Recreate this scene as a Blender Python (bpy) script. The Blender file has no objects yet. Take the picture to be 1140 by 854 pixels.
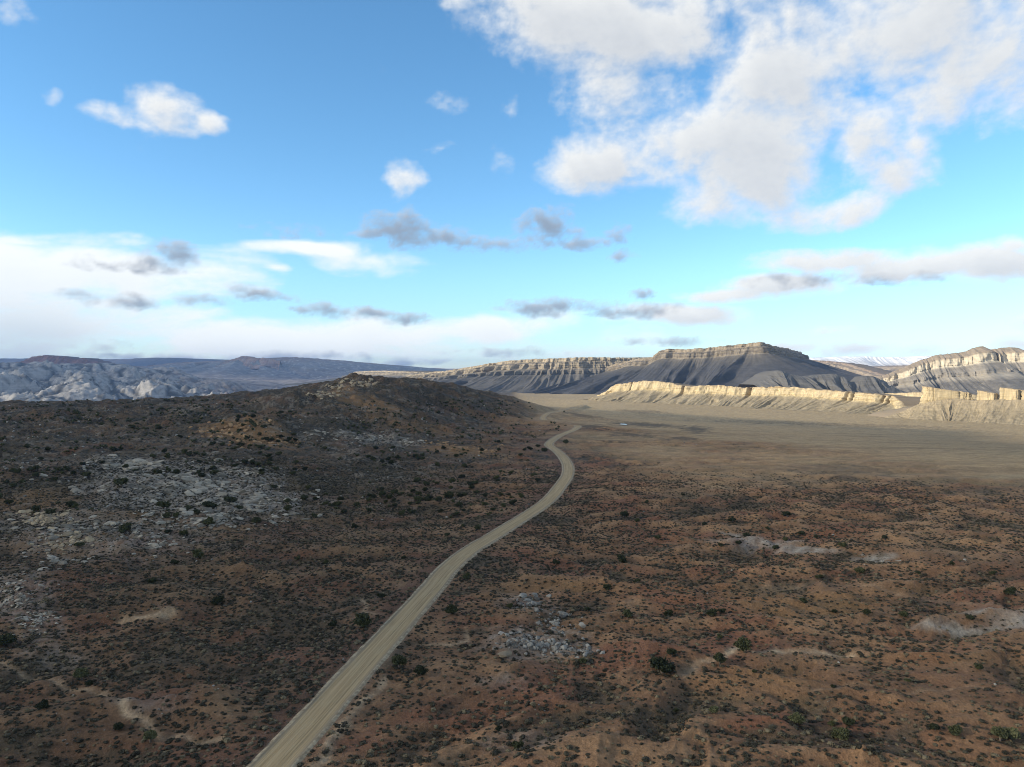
import bpy, bmesh, math, time
import numpy as np
from mathutils import Vector

T0 = time.time()
rng = np.random.default_rng(7)
SC = bpy.context.scene
COL = SC.collection

# ------------------------------------------------------------------ camera
CAM_H, F_PX, CX, CY = 60.0, 790.0, 570.0, 427.0
PITCH = math.radians(1.09)
cam_data = bpy.data.cameras.new('camera')
cam_data.sensor_fit = 'HORIZONTAL'
cam_data.sensor_width = 36.0
cam_data.lens = 36.0 * F_PX / 1140.0
cam_data.clip_start = 0.5
cam_data.clip_end = 120000.0
cam = bpy.data.objects.new('camera', cam_data)
cam.location = (0.0, 0.0, CAM_H)
cam.rotation_euler = (math.radians(90) - PITCH, 0.0, 0.0)
COL.objects.link(cam)
SC.camera = cam

# ------------------------------------------------------------------ light
SUN_EL = math.radians(20.0)
SUN_AZ = math.atan2(-0.955, -0.297)          # towards the sun, from +Y clockwise
SUN_DIR = Vector((math.sin(SUN_AZ) * math.cos(SUN_EL), math.cos(SUN_AZ) * math.cos(SUN_EL), math.sin(SUN_EL)))
sun_data = bpy.data.lights.new('sun', 'SUN')
sun_data.energy = 4.0
sun_data.angle = math.radians(0.53)
sun_data.color = (1.0, 0.89, 0.71)
sun = bpy.data.objects.new('sun', sun_data)
sun.rotation_euler = SUN_DIR.to_track_quat('Z', 'Y').to_euler()
COL.objects.link(sun)

SC.view_settings.view_transform = 'Standard'
SC.view_settings.look = 'None'
SC.view_settings.gamma = 1.0
SC.view_settings.exposure = 0.72
SC.view_settings.use_curve_mapping = False
SC.render.engine = 'CYCLES'
SC.cycles.use_denoising = True
SC.cycles.filter_width = 1.0
SC.cycles.max_bounces = 4
SC.cycles.diffuse_bounces = 2
SC.cycles.volume_bounces = 1
SC.cycles.transparent_max_bounces = 12


def view_dir(px, py):
    """unit-forward direction of a photograph pixel (1140 x 854)"""
    cx, cy = (np.asarray(px, float) - CX) / F_PX, (CY - np.asarray(py, float)) / F_PX
    s, c = math.sin(PITCH), math.cos(PITCH)
    return cx, c + s * cy, -s + c * cy


def at(px, py, Y):
    """pixel + distance along the view -> world point"""
    dx, dy, dz = view_dir(px, py)
    t = Y / dy
    return np.array([dx * t, dy * t, CAM_H + dz * t])

# ------------------------------------------------------------------ sky with clouds (world)
world = bpy.data.worlds.new('World')
SC.world = world
world.use_nodes = True
WT = world.node_tree
WT.nodes.clear()


class NT:
    """short hand for wiring nodes"""
    def __init__(self, tree):
        self.t = tree

    def n(self, kind, **kw):
        nd = self.t.nodes.new(kind)
        for k, v in kw.items():
            setattr(nd, k, v)
        return nd

    def put(self, sock, v):
        if isinstance(v, bpy.types.NodeSocket):
            self.t.links.new(v, sock)
        elif v is not None:
            sock.default_value = v

    def m(self, op, a, b=None, c=None, clamp=False):
        nd = self.n('ShaderNodeMath', operation=op, use_clamp=clamp)
        for i, v in enumerate((a, b, c)):
            if v is not None:
                self.put(nd.inputs[i], v)
        return nd.outputs[0]

    def v(self, op, a, b=None, c=None):
        nd = self.n('ShaderNodeVectorMath', operation=op)
        for i, v in enumerate((a, b, c)):
            if v is not None:
                self.put(nd.inputs[i], v)
        return nd.outputs['Value'] if op in ('LENGTH', 'DOT_PRODUCT', 'DISTANCE') else nd.outputs[0]

    def noise(self, vec, scale, detail=6, rough=0.55, dist=0.0, lac=2.0):
        nd = self.n('ShaderNodeTexNoise')
        self.put(nd.inputs['Vector'], vec)
        self.put(nd.inputs['Scale'], scale)
        nd.inputs['Detail'].default_value = detail
        nd.inputs['Roughness'].default_value = rough
        nd.inputs['Lacunarity'].default_value = lac
        nd.inputs['Distortion'].default_value = dist
        return nd.outputs['Fac']

    def ramp(self, x, lo, hi, a=0.0, b=1.0, smooth=True):
        nd = self.n('ShaderNodeMapRange', interpolation_type='SMOOTHSTEP' if smooth else 'LINEAR')
        self.put(nd.inputs[0], x)
        for i, v in enumerate((lo, hi, a, b)):
            self.put(nd.inputs[1 + i], v)
        return nd.outputs[0]

    def mix(self, f, a, b, mode='MIX'):
        nd = self.n('ShaderNodeMix', data_type='RGBA', blend_type=mode)
        self.put(nd.inputs[0], f)
        self.put(nd.inputs[6], a if isinstance(a, bpy.types.NodeSocket) else (*a, 1.0))
        self.put(nd.inputs[7], b if isinstance(b, bpy.types.NodeSocket) else (*b, 1.0))
        return nd.outputs[2]


N = NT(WT)
SKY_STRENGTH = 0.15
sky = N.n('ShaderNodeTexSky', sky_type='NISHITA')
sky.sun_disc = False
sky.sun_elevation = SUN_EL
sky.sun_rotation = SUN_AZ
sky.altitude = 1300.0
sky.air_density = 1.0
sky.dust_density = 0.05
sky.ozone_density = 3.0
hsv = N.n('ShaderNodeHueSaturation')
N.put(hsv.inputs['Color'], sky.outputs[0])
hsv.inputs['Hue'].default_value = 0.491
hsv.inputs['Saturation'].default_value = 1.12
hsv.inputs['Value'].default_value = 1.0
bg = N.n('ShaderNodeBackground')
# clear dry air: the band just above the horizon is less milky than the model's
_tc = N.n('ShaderNodeTexCoord')
_sp = N.n('ShaderNodeSeparateXYZ')
N.put(_sp.inputs[0], N.v('NORMALIZE', _tc.outputs['Generated']))
low = N.ramp(_sp.outputs[2], 0.0, 0.15, 1.0, 0.0)
N.put(bg.inputs['Color'], N.mix(low, hsv.outputs[0], N.mix(1.0, hsv.outputs[0], (0.66, 0.74, 0.84), 'MULTIPLY')))
bg.inputs['Strength'].default_value = SKY_STRENGTH
wo = N.n('ShaderNodeOutputWorld')
WT.links.new(bg.outputs[0], wo.inputs['Surface'])

# ------------------------------------------------------------------ numeric helpers
def sstep(a, b, x):
    t = np.clip((x - a) / (b - a), 0.0, 1.0)
    return t * t * (3 - 2 * t)


def _hash(ix, iy, seed):
    h = (ix.astype(np.int64) * 374761393 + iy.astype(np.int64) * 668265263 + int(seed) * 1442695041) & 0xFFFFFFFF
    h = ((h ^ (h >> 13)) * 1274126177) & 0xFFFFFFFF
    return h ^ (h >> 16)


_GA = np.linspace(0, 2 * np.pi, 64, endpoint=False)
_GX, _GY = np.cos(_GA), np.sin(_GA)


def pnoise(x, y, seed=0):
    """gradient noise, about -1..1"""
    x, y = np.broadcast_arrays(np.asarray(x, float), np.asarray(y, float))
    fx, fy = np.floor(x), np.floor(y)
    ix, iy = fx.astype(np.int64), fy.astype(np.int64)
    dx, dy = x - fx, y - fy
    u = dx * dx * dx * (dx * (dx * 6 - 15) + 10)
    v = dy * dy * dy * (dy * (dy * 6 - 15) + 10)

    def g(ox, oy):
        k = _hash(ix + ox, iy + oy, seed) & 63
        return _GX[k] * (dx - ox) + _GY[k] * (dy - oy)
    a = g(0, 0)
    a = a + u * (g(1, 0) - a)
    b = g(0, 1)
    b = b + u * (g(1, 1) - b)
    return (a + v * (b - a)) * 1.5


def fbm(x, y, octs=5, seed=0, gain=0.5, lac=2.03):
    s, a = 0.0, 1.0
    for k in range(octs):
        s = s + a * pnoise(x, y, seed + 17 * k)
        x, y, a = x * lac + 11.3, y * lac - 7.7, a * gain
    return s * 0.75


def ridged(x, y, octs=4, seed=0, gain=0.5):
    s, a, t = 0.0, 1.0, 0.0
    for k in range(octs):
        s = s + a * (1 - np.abs(pnoise(x, y, seed + 13 * k)) * 1.6)
        t += a
        x, y, a = x * 2.03 + 5.1, y * 2.03 + 2.7, a * gain
    return s / t


def grid_mesh(name, nr, nc, co, wrap=False, smooth=True):
    """mesh from a rows x columns sheet of points"""
    idx = np.arange(nr * nc, dtype=np.int32).reshape(nr, nc)
    if wrap:
        idx = np.concatenate([idx, idx[:, :1]], 1)
    f = np.stack([idx[:-1, :-1], idx[:-1, 1:], idx[1:, 1:], idx[1:, :-1]], -1).reshape(-1, 4)
    return raw_mesh(name, co, f, smooth)


def raw_mesh(name, co, f, smooth=True):
    f = np.ascontiguousarray(f, dtype=np.int32)
    k = f.shape[1]
    me = bpy.data.meshes.new(name)
    me.vertices.add(len(co))
    me.vertices.foreach_set('co', np.asarray(co, np.float32).ravel())
    me.loops.add(f.size)
    me.loops.foreach_set('vertex_index', f.ravel())
    me.polygons.add(len(f))
    me.polygons.foreach_set('loop_start', np.arange(0, f.size, k, dtype=np.int32))
    me.polygons.foreach_set('loop_total', np.full(len(f), k, dtype=np.int32))
    me.polygons.foreach_set('use_smooth', np.full(len(f), smooth, dtype=bool))
    me.update(calc_edges=True)
    return me


def link(name, me, mat=None, parent=None):
    o = bpy.data.objects.new(name, me)
    if mat is not None and me is not None and not me.materials:
        me.materials.append(mat)
    COL.objects.link(o)
    if parent is not None:
        o.parent = parent
    return o


def tag(o, label=None, cat=None, group=None, kind=None):
    for k, v in (('label', label), ('category', cat), ('group', group), ('kind', kind)):
        if v:
            o[k] = v
    return o


def empty(name, loc):
    o = bpy.data.objects.new(name, None)
    o.location = loc
    COL.objects.link(o)
    return o


def col_attr(me, name, rgb):
    a = me.attributes.new(name, 'FLOAT_COLOR', 'POINT')
    a.data.foreach_set('color', np.concatenate([rgb, np.ones((len(rgb), 1))], 1).astype(np.float32).ravel())


def spline(P, n):
    """smooth curve through control rows (Catmull-Rom, chord-length), n samples"""
    P = np.asarray(P, float)
    d = np.concatenate([[0], np.cumsum(np.linalg.norm(np.diff(P[:, :2], axis=0), axis=1) + 1e-6)])
    t = np.linspace(0, d[-1], n)
    m = np.gradient(P, d, axis=0)
    i = np.clip(np.searchsorted(d, t) - 1, 0, len(d) - 2)
    h = (d[i + 1] - d[i])[:, None]
    u = ((t - d[i])[:, None]) / h
    return ((2 * u**3 - 3 * u**2 + 1) * P[i] + (u**3 - 2 * u**2 + u) * h * m[i]
            + (-2 * u**3 + 3 * u**2) * P[i + 1] + (u**3 - u**2) * h * m[i + 1])


def matte(name, build, rough=0.95, bump=None):
    """principled material; build(M) returns the colour socket"""
    mat = bpy.data.materials.new(name)
    mat.use_nodes = True
    t = mat.node_tree
    M = NT(t)
    bs = t.nodes['Principled BSDF']
    bs.inputs['Roughness'].default_value = rough
    bs.inputs['Specular IOR Level'].default_value = 0.15
    r = build(M)
    h = None
    if isinstance(r, tuple) and isinstance(r[0], bpy.types.NodeSocket):
        r, h = r
    M.put(bs.inputs['Base Color'], r)
    if h is not None:
        b = M.n('ShaderNodeBump')
        b.inputs['Strength'].default_value = bump[0]
        b.inputs['Distance'].default_value = bump[1]
        M.put(b.inputs['Height'], h)
        t.links.new(b.outputs[0], bs.inputs['Normal'])
    return mat

# ------------------------------------------------------------------ clouds on the sky dome
# (photo x, photo y, half width, half height, weight): where each cloud stands in the sky
CUMULUS = [
    (640, 5, 110, 55, 1.3), (700, 40, 130, 60, 1.5), (690, 95, 75, 50, 1.2), (790, 5, 140, 40, 1.2), (860, 30, 70, 40, .7),
    (1020, 25, 150, 75, 1.5), (1110, 60, 110, 75, 1.5), (960, 30, 80, 50, 1.2), (1060, 110, 70, 38, 1.1),
    (870, 90, 85, 65, 1.4), (850, 150, 90, 60, 1.5), (760, 160, 85, 45, 1.3), (690, 180, 85, 34, 1.3), (640, 187, 45, 24, 1.0),
    (840, 200, 90, 45, 1.3), (800, 232, 65, 22, 1.1), (900, 234, 70, 18, 1.0), (955, 155, 55, 50, 1.2), (1020, 165, 32, 30, 1.0),
    (995, 188, 48, 26, .8),
    (190, 118, 40, 28, 1.2), (228, 130, 30, 13, .8), (140, 124, 26, 11, .5), (65, 109, 13, 10, .12), (10, 10, 26, 20, .6),
    (453, 192, 19, 19, .45), (498, 107, 22, 16, .12), (495, 162, 24, 10, .10), (558, 178, 15, 20, .08), (570, 115, 12, 18, .06), (424, 78, 12, 22, -.22),
    (515, 2, 26, 9, .45),
    (920, 290, 130, 17, 1.7), (1010, 296, 130, 20, 2.1), (1100, 292, 80, 22, 1.8), (860, 318, 75, 16, 2.0), (805, 330, 60, 10, 1.7), (1135, 272, 40, 14, 1.0),
    (770, 352, 65, 12, 1.7), (720, 347, 40, 9, .8), (690, 358, 40, 9, .6),
    (880, 384, 40, 6, .7), (970, 388, 50, 9, .9), (1030, 386, 60, 10, .9), (1110, 383, 50, 9, .8), (1135, 362, 25, 9, .8), (938, 365, 32, 5, .6),
]
GREY = [
    (440, 253, 42, 20, .9), (480, 262, 38, 18, .8), (520, 271, 30, 10, .6), (610, 252, 36, 22, .9), (585, 266, 34, 14, .8), (640, 270, 36, 8, .7),
    (690, 258, 14, 11, .55), (692, 284, 20, 7, .5), (320, 256, 42, 8, .5),
    (195, 285, 36, 17, 1.0), (170, 288, 30, 15, .8), (118, 292, 34, 9, .7), (278, 325, 30, 10, 1.0), (326, 331, 22, 6, .8),
    (125, 333, 60, 10, .8), (225, 335, 30, 8, .6), (370, 346, 50, 9, 1.0), (410, 348, 34, 8, .8), (455, 354, 36, 8, .6),
    (610, 341, 56, 11, 1.0), (660, 337, 40, 7, .7), (715, 327, 22, 7, .6), (700, 344, 60, 9, .6),
    (110, 385, 36, 9, .6), (200, 398, 150, 5, .7), (330, 396, 120, 6, .8), (440, 402, 70, 4, .7),
    (560, 392, 60, 5, .4), (740, 380, 60, 5, .4), (890, 312, 60, 9, .5), (1000, 309, 70, 7, .5),
]
VEIL = [
    (30, 300, 190, 55, 1.1), (120, 300, 150, 30, 1.0), (60, 350, 200, 55, 1.1), (230, 300, 80, 28, .8), (350, 278, 75, 8, .9), (400, 288, 60, 18, .55),
    (330, 378, 150, 24, 1.2), (430, 372, 120, 26, 1.2), (540, 366, 90, 24, 1.0), (600, 360, 70, 20, .7), (240, 380, 90, 22, 1.0), (20, 265, 60, 16, .7), (300, 297, 22, 5, .8),
    (480, 392, 130, 14, .9), (640, 378, 90, 22, .35),
]


def azel(px, py):
    dx, dy, dz = view_dir(px, py)
    return np.arctan2(dx, dy), np.arctan2(dz, np.hypot(dx, dy))


def blob_mask(A, E, blobs):
    out = np.full(A.shape, -1.2)
    for (px, py, rx, ry, a) in blobs:
        c0, e0 = azel(px, py)
        c1, _ = azel(px + rx, py)
        _, e1 = azel(px, py - ry)
        L = np.hypot((A - c0) / (c1 - c0), (E - e0) / (e1 - e0))
        d = a * (1.0 - L) if a > 0.2 else a - 0.5 * L            # faint wisps stay faint
        d = np.where(L > 1, d - 0.9 * (L - 1), d)
        h = np.clip(0.5 + 0.5 * (d - out) / 0.3, 0, 1)         # smooth maximum
        out = out * (1 - h) + d * h + 0.3 * h * (1 - h) * 0.5
    return np.maximum(out, -1.2)


def cloud_density(A, E, blobs, fr, stretch, amp, seed, octs, extra=None, warp=1.0, fineamp=0.0):
    u, v = A * fr, E * fr * stretch
    wu = fbm(u * .6 + 3.3, v * .6, 3, seed + 50)
    wv = fbm(u * .6, v * .6 + 9.1, 3, seed + 60)
    A2, E2 = A + warp * 0.022 * wu, E + warp * 0.014 * wv / stretch
    m = blob_mask(A2, E2, blobs)
    n = fbm(u + 0.35 * wu, v + 0.35 * wv, octs, seed, 0.55)
    D = m + amp * n
    if fineamp:
        D = D + fineamp * fbm(u * 4.3 + wu, v * 4.3 + wv, max(2, octs - 3), seed + 90, 0.55)
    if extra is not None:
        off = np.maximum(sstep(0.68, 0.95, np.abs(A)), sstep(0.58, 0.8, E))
        big = fbm(A * 2.6 + 4, E * 4.5, 3, seed + 77) * 2.2 - extra  # unseen cloud outside the frame; cumulus cover raised to whiten ambient light
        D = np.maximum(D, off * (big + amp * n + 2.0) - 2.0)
        D = D - 2.5 * sstep(0.30, 0.12, np.hypot((A - SUN_AZ) * 0.9, E - SUN_EL))       # gap cut around the sun so the cloud does not dim it
    return D


def build_clouds():
    daz = math.radians(0.165)
    fine = np.arange(-0.68, 0.68, daz)
    a1 = np.linspace(0.68, 2 * math.pi - 0.68, 110)
    azs = np.concatenate([fine, a1])                            # last column closes on the first
    els = np.concatenate([np.arange(-0.012, 0.56, daz * 0.92), np.linspace(0.56, 1.55, 36)])
    A, E = np.meshgrid(azs, els)
    shp = A.shape
    Aw = (A + math.pi) % (2 * math.pi) - math.pi
    a, e = Aw.ravel(), E.ravel()

    def lay(blobs, fr, st, amp, seed, octs, extra, step, kdark, warp=1.0, fa=0.0):
        D = cloud_density(a, e, blobs, fr, st, amp, seed, octs, extra, warp, fa)
        tau = np.zeros_like(D)
        w = 0.0
        for k, q in enumerate((0.5, 1.1, 1.9, 3.0, 4.4)):
            Dk = cloud_density(a - 0.55 * q * step, e + 0.9 * q * step, blobs, fr, st, amp, seed, max(4, octs - 3), extra, warp, fa)
            tau += np.maximum(Dk, 0) * (q if k == 0 else 1.0)
        return D, np.exp(-kdark * tau)

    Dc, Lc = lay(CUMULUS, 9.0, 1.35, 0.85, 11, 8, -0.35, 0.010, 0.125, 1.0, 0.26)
    Dg, Lg = lay(GREY, 24.0, 1.9, 0.75, 23, 7, None, 0.004, 0.9, 0.6, 0.2)
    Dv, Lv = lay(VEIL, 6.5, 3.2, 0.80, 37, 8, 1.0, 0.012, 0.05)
    thick = sstep(-0.42, -0.62, a) * sstep(0.10, 0.03, e)
    Lv = Lv * (1 - 0.6 * thick)
    R = 70000.0
    ce = np.cos(e)
    co = np.stack([R * np.sin(a) * ce, R * np.cos(a) * ce, R * np.sin(e) + 0.0], 1)
    me = grid_mesh('clouds', shp[0], shp[1], co, wrap=True)
    for nm, val in (('cum', np.stack([Dc, Lc, 0 * Dc], 1)), ('grey', np.stack([Dg, Lg, 0 * Dc], 1)), ('veil', np.stack([Dv, Lv, 0 * Dc], 1))):
        at_ = me.attributes.new(nm, 'FLOAT_VECTOR', 'POINT')
        at_.data.foreach_set('vector', val.astype(np.float32).ravel())
    mat = bpy.data.materials.new('clouds')
    mat.use_nodes = True
    mat.cycles.emission_sampling = 'NONE'
    t = mat.node_tree
    t.nodes.clear()
    M = NT(t)

    def attr(nm):
        q = M.n('ShaderNodeAttribute', attribute_name=nm)
        s_ = M.n('ShaderNodeSeparateXYZ')
        M.put(s_.inputs[0], q.outputs['Vector'])
        return s_.outputs[0], s_.outputs[1]
    geo = M.n('ShaderNodeTexCoord')
    pos = M.v('MULTIPLY', geo.outputs['Object'], (1.0 / R, 1.0 / R, 1.5 / R))
    nz = M.m('SUBTRACT', M.noise(pos, 70.0, 5, 0.62), 0.5)
    dv, lv = attr('veil')
    dc, lc = attr('cum')
    dg, lg = attr('grey')
    av = M.m('MULTIPLY', M.ramp(M.m('MULTIPLY_ADD', nz, 0.25, dv), -0.30, 0.80), 0.94)
    ac = M.m('MULTIPLY', M.ramp(M.m('MULTIPLY_ADD', nz, 0.75, dc), -0.45, 1.05), 0.97)
    ag = M.m('MULTIPLY', M.ramp(M.m('MULTIPLY_ADD', nz, 0.55, dg), -0.32, 0.95), 0.88)
    lc = M.m('MULTIPLY_ADD', nz, 0.22, lc, clamp=True)
    vcol = M.mix(lv, CLOUD_VEIL[0], CLOUD_VEIL[1])
    ccol = M.mix(lc, CLOUD_CUM[0], CLOUD_CUM[1])
    gcol = M.mix(lg, CLOUD_GREY[0], CLOUD_GREY[1])
    c1 = M.mix(ac, vcol, ccol)
    a1_ = M.m('SUBTRACT', 1.0, M.m('MULTIPLY', M.m('SUBTRACT', 1.0, av), M.m('SUBTRACT', 1.0, ac)))
    # straight-alpha "over": grey over cumulus over veil
    wgt = M.m('DIVIDE', ac, M.m('MAXIMUM', a1_, 0.001))
    c1 = M.mix(wgt, vcol, ccol)
    a2_ = M.m('SUBTRACT', 1.0, M.m('MULTIPLY', M.m('SUBTRACT', 1.0, a1_), M.m('SUBTRACT', 1.0, ag)))
    c2 = M.mix(M.m('DIVIDE', ag, M.m('MAXIMUM', a2_, 0.001)), c1, gcol)
    em = M.n('ShaderNodeEmission')
    M.put(em.inputs[0], c2)
    em.inputs[1].default_value = 1.0
    tr = M.n('ShaderNodeBsdfTransparent')
    mx = M.n('ShaderNodeMixShader')
    M.put(mx.inputs[0], a2_)
    t.links.new(tr.outputs[0], mx.inputs[1])
    t.links.new(em.outputs[0], mx.inputs[2])
    out = M.n('ShaderNodeOutputMaterial')
    t.links.new(mx.outputs[0], out.inputs[0])
    o = link('clouds', me, mat, None)
    o['kind'] = 'stuff'
    o['label'] = 'white and grey cumulus clouds with a bright veil over the desert'
    o['category'] = 'clouds'


CLOUD_VEIL = ((0.30, 0.36, 0.42), (0.650, 0.660, 0.655))
CLOUD_CUM = ((0.28, 0.31, 0.36), (0.595, 0.60, 0.59))
CLOUD_GREY = ((0.18, 0.215, 0.27), (0.37, 0.39, 0.42))
build_clouds()
print('clouds', time.time() - T0)

# ------------------------------------------------------------------ terrain: control points seen in the photograph (x, y, distance)
TC = [  # left hill and its skyline
    (-120, 449, 800), (0, 450.5, 800), (80, 451, 800), (160, 451, 800), (250, 448.5, 800), (300, 444, 820), (335, 438, 840), (370, 427, 850), (395, 421.5, 850), (425, 424, 860),
    (470, 431, 880), (500, 433, 920), (530, 437, 950), (560, 442, 1000), (600, 450, 1040), (622, 456, 1050),
    (400, 440, 740), (400, 455, 660), (395, 480, 560), (350, 470, 590), (450, 455, 740), (450, 500, 480), (500, 460, 790), (500, 480, 650), (540, 460, 860), (560, 472, 790), (590, 466, 900), (600, 482, 680),
    (330, 490, 500), (240, 497, 440), (270, 463, 525), (235, 474, 520), (310, 474, 510), (200, 468, 600), (130, 475, 570), (50, 470, 600), (-100, 470, 600), (150, 492, 470), (20, 495, 430), (-80, 500, 420),
    (60, 515, 375), (200, 508, 385), (300, 525, 360), (200, 560, 300), (60, 565, 290), (-60, 570, 285), (100, 620, 222), (0, 625, 218), (320, 580, 275), (400, 540, 360), (480, 520, 430), (560, 515, 450),
    # foreground
    (250, 700, 165), (100, 760, 136), (50, 854, 106), (250, 854, 107), (450, 700, 165), (500, 800, 122), (600, 700, 166), (700, 854, 107), (760, 745, 141), (900, 700, 166), (1000, 780, 128), (1150, 850, 108), (1150, 700, 164), (800, 620, 227), (1000, 620, 226), (1180, 620, 224), (680, 560, 318),
    (700, 520, 437), (850, 540, 370), (1000, 540, 372), (1180, 555, 340), (1180, 520, 455), (1000, 510, 500), (850, 500, 560), (720, 490, 630),
    # road
    (612, 495, 571), (632, 525, 419), (560, 592, 263), (420, 730, 149), (320, 845, 109), (642, 476.5, 735), (605, 466.5, 858), (622, 457.5, 1060),
    # plain up to the cliffs
    (1180, 476, 1150), (1140, 471, 1280), (1060, 470, 1280), (1000, 464, 1450), (900, 456, 1750), (800, 450, 2000), (700, 444.5, 2350), (620, 442, 2600), (1000, 485, 860), (850, 475, 1000), (720, 465, 1150), (660, 452, 1750),
]


def _base_points():
    pts = [at(*c) for c in TC]
    # hidden ground, chosen to go on sensibly
    for x, y, z in [(-700, 1300, -25), (-1500, 1300, -30), (-300, 1500, -20), (0, 1500, -15), (-500, 2200, -60), (200, 2600, -45), (-1800, 2500, -75),
                    (-200, 60, 1.0), (200, 60, 0.5), (0, 30, 0.0), (0, -150, 2), (-300, -200, 6), (300, -200, -2), (0, -700, 8), (-800, -500, 20), (800, -500, -12),
                    (-1000, 300, 26), (-800, 0, 18), (900, 300, -14), (800, 0, -10), (1500, 900, -36), (1600, 1700, -36), (1300, 2400, -38),
                    (-2500, 0, 30), (2500, 0, -30), (0, -2500, 10), (2300, 2400, -40), (-2400, 1800, -40), (0, 3600, -50), (1800, 3300, -45), (-1500, 3500, -75)]:
        pts.append(np.array([x, y, z], float))
    return np.array(pts)


_BP = _base_points()
_S = 500.0


def _tps_fit(P):
    X = P[:, :2] / _S
    r2 = ((X[:, None] - X[None]) ** 2).sum(-1)
    K = 0.5 * r2 * np.log(r2 + 1e-9) + np.eye(len(X)) * 0.004
    Q = np.concatenate([np.ones((len(X), 1)), X], 1)
    A = np.block([[K, Q], [Q.T, np.zeros((3, 3))]])
    return np.linalg.solve(A, np.concatenate([P[:, 2], np.zeros(3)]))


_W = _tps_fit(_BP)


def base_height(x, y):
    out = np.empty(x.shape)
    n = len(_BP)
    X = _BP[:, :2] / _S
    for i in range(0, len(x), 40000):
        u, v = x[i:i + 40000, None] / _S, y[i:i + 40000, None] / _S
        r2 = (u - X[:, 0]) ** 2 + (v - X[:, 1]) ** 2
        out[i:i + 40000] = (0.5 * r2 * np.log(r2 + 1e-9)) @ _W[:n] + _W[n] + u[:, 0] * _W[n + 1] + v[:, 0] * _W[n + 2]
    r = np.hypot(x, y)
    far = sstep(2600, 3600, r)
    out = np.clip(out, -110, 70)
    out = out * (1 - far) + (-55.0) * far
    a = np.arctan2(x, y)                                        # the low valley between the hill and the white slickrock
    return out - 170.0 * sstep(1000, 2300, r) * sstep(-0.21, -0.33, a) * sstep(-1.7, -1.1, a)


def on_plane(pts):
    """pixels on the nearly level ground -> XY"""
    out = []
    for px, py in pts:
        dx, dy, dz = view_dir(px, py)
        t = -CAM_H / dz
        out.append((dx * t, dy * t))
    return np.array(out)


# road centre line: pixels with distances
RC = [(p_[0], p_[1], on_plane([p_])[0][1]) for p_ in ((222, 940), (265, 894), (301, 854), (347, 804), (391, 754), (436, 704), (482, 653), (497, 635), (527, 610), (548, 597.5), (568, 585), (589, 572), (606, 560.5), (624.5, 540), (632, 528))] + [
      (632.5, 520, 440), (627.5, 509.5, 487), (618, 500.5, 537), (611.5, 496, 564), (615, 490, 606), (623, 485, 648), (641, 477, 730), (643, 474, 768), (630, 470.5, 808), (606, 467, 850), (604.5, 465.5, 880), (608, 461, 935), (622, 457.6, 1058), (634, 454.5, 1230), (648, 450.5, 1560)]
ROAD = spline(np.array([at(*c) for c in RC]), 700)
_k = np.ones(25) / 25
ROAD[:, 2] = np.convolve(np.pad(ROAD[:, 2], 12, mode='edge'), _k, 'valid')
_td = np.gradient(ROAD[:, :2], axis=0)
_td /= np.linalg.norm(_td, axis=1)[:, None]
ROAD_N = np.stack([_td[:, 1], -_td[:, 0]], 1)                   # to the right of travel
ROAD_L = np.concatenate([[0], np.cumsum(np.linalg.norm(np.diff(ROAD[:, :2], axis=0), axis=1))])
ROAD_W = 4.3


def road_info(x, y):
    """signed side distance from the centre line and road height"""
    d = np.full(x.shape, 1e3)
    z = np.zeros(x.shape)
    near = np.where((x > -140) & (x < 260) & (y > 60) & (y < 1700))[0]
    for i in range(0, len(near), 20000):
        k = near[i:i + 20000]
        q = (x[k, None] - ROAD[None, ::2, 0]) ** 2 + (y[k, None] - ROAD[None, ::2, 1]) ** 2
        j = q.argmin(1) * 2
        dx, dy = x[k] - ROAD[j, 0], y[k] - ROAD[j, 1]
        d[k] = dx * ROAD_N[j, 0] + dy * ROAD_N[j, 1]
        al = np.abs(dx * _td[j, 0] + dy * _td[j, 1])
        d[k] = np.where(al > 8, 1e3, d[k])
        z[k] = ROAD[j, 2]
    return d, z


# dry washes, paths: (pixel polyline, width m, depth m)
WASH_PX = [
    (([(765, 748), (778, 739), (795, 735), (812, 728), (824, 721), (860, 724), (905, 726), (950, 724)]), 1.5, 0.35),
    (([(110, 770), (135, 778), (148, 798), (165, 805), (176, 818), (212, 827), (240, 824)]), 0.9, 0.3),
    (([(135, 690), (165, 685), (190, 682)]), 1.6, 0.2),
    (([(468, 718), (500, 718), (522, 714), (518, 702)]), 0.8, 0.2),
    (([(350, 854), (370, 822), (400, 785), (428, 757)]), 1.2, 0.1),
    (([(0, 735), (25, 748), (60, 755), (110, 770)]), 0.9, 0.3),
    (([(850, 655), (905, 648), (960, 650), (1030, 664), (1090, 672), (1140, 676)]), 2.2, 0.3),
    (([(900, 770), (950, 764), (1010, 772), (1060, 765), (1140, 772)]), 0.6, 0.3),
    (([(400, 668), (410, 682), (440, 690)]), 0.8, 0.2),
]
WASHES = []
# pale alkaline flats: pixel centre, half sizes in pixels
SALT = [(850, 603, 55, 7), (815, 596, 22, 4), (905, 613, 30, 5), (975, 622, 30, 5), (1045, 696, 30, 8), (1100, 705, 45, 10), (1085, 682, 30, 4), (1140, 690, 35, 12), (880, 612, 20, 6)]
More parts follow.
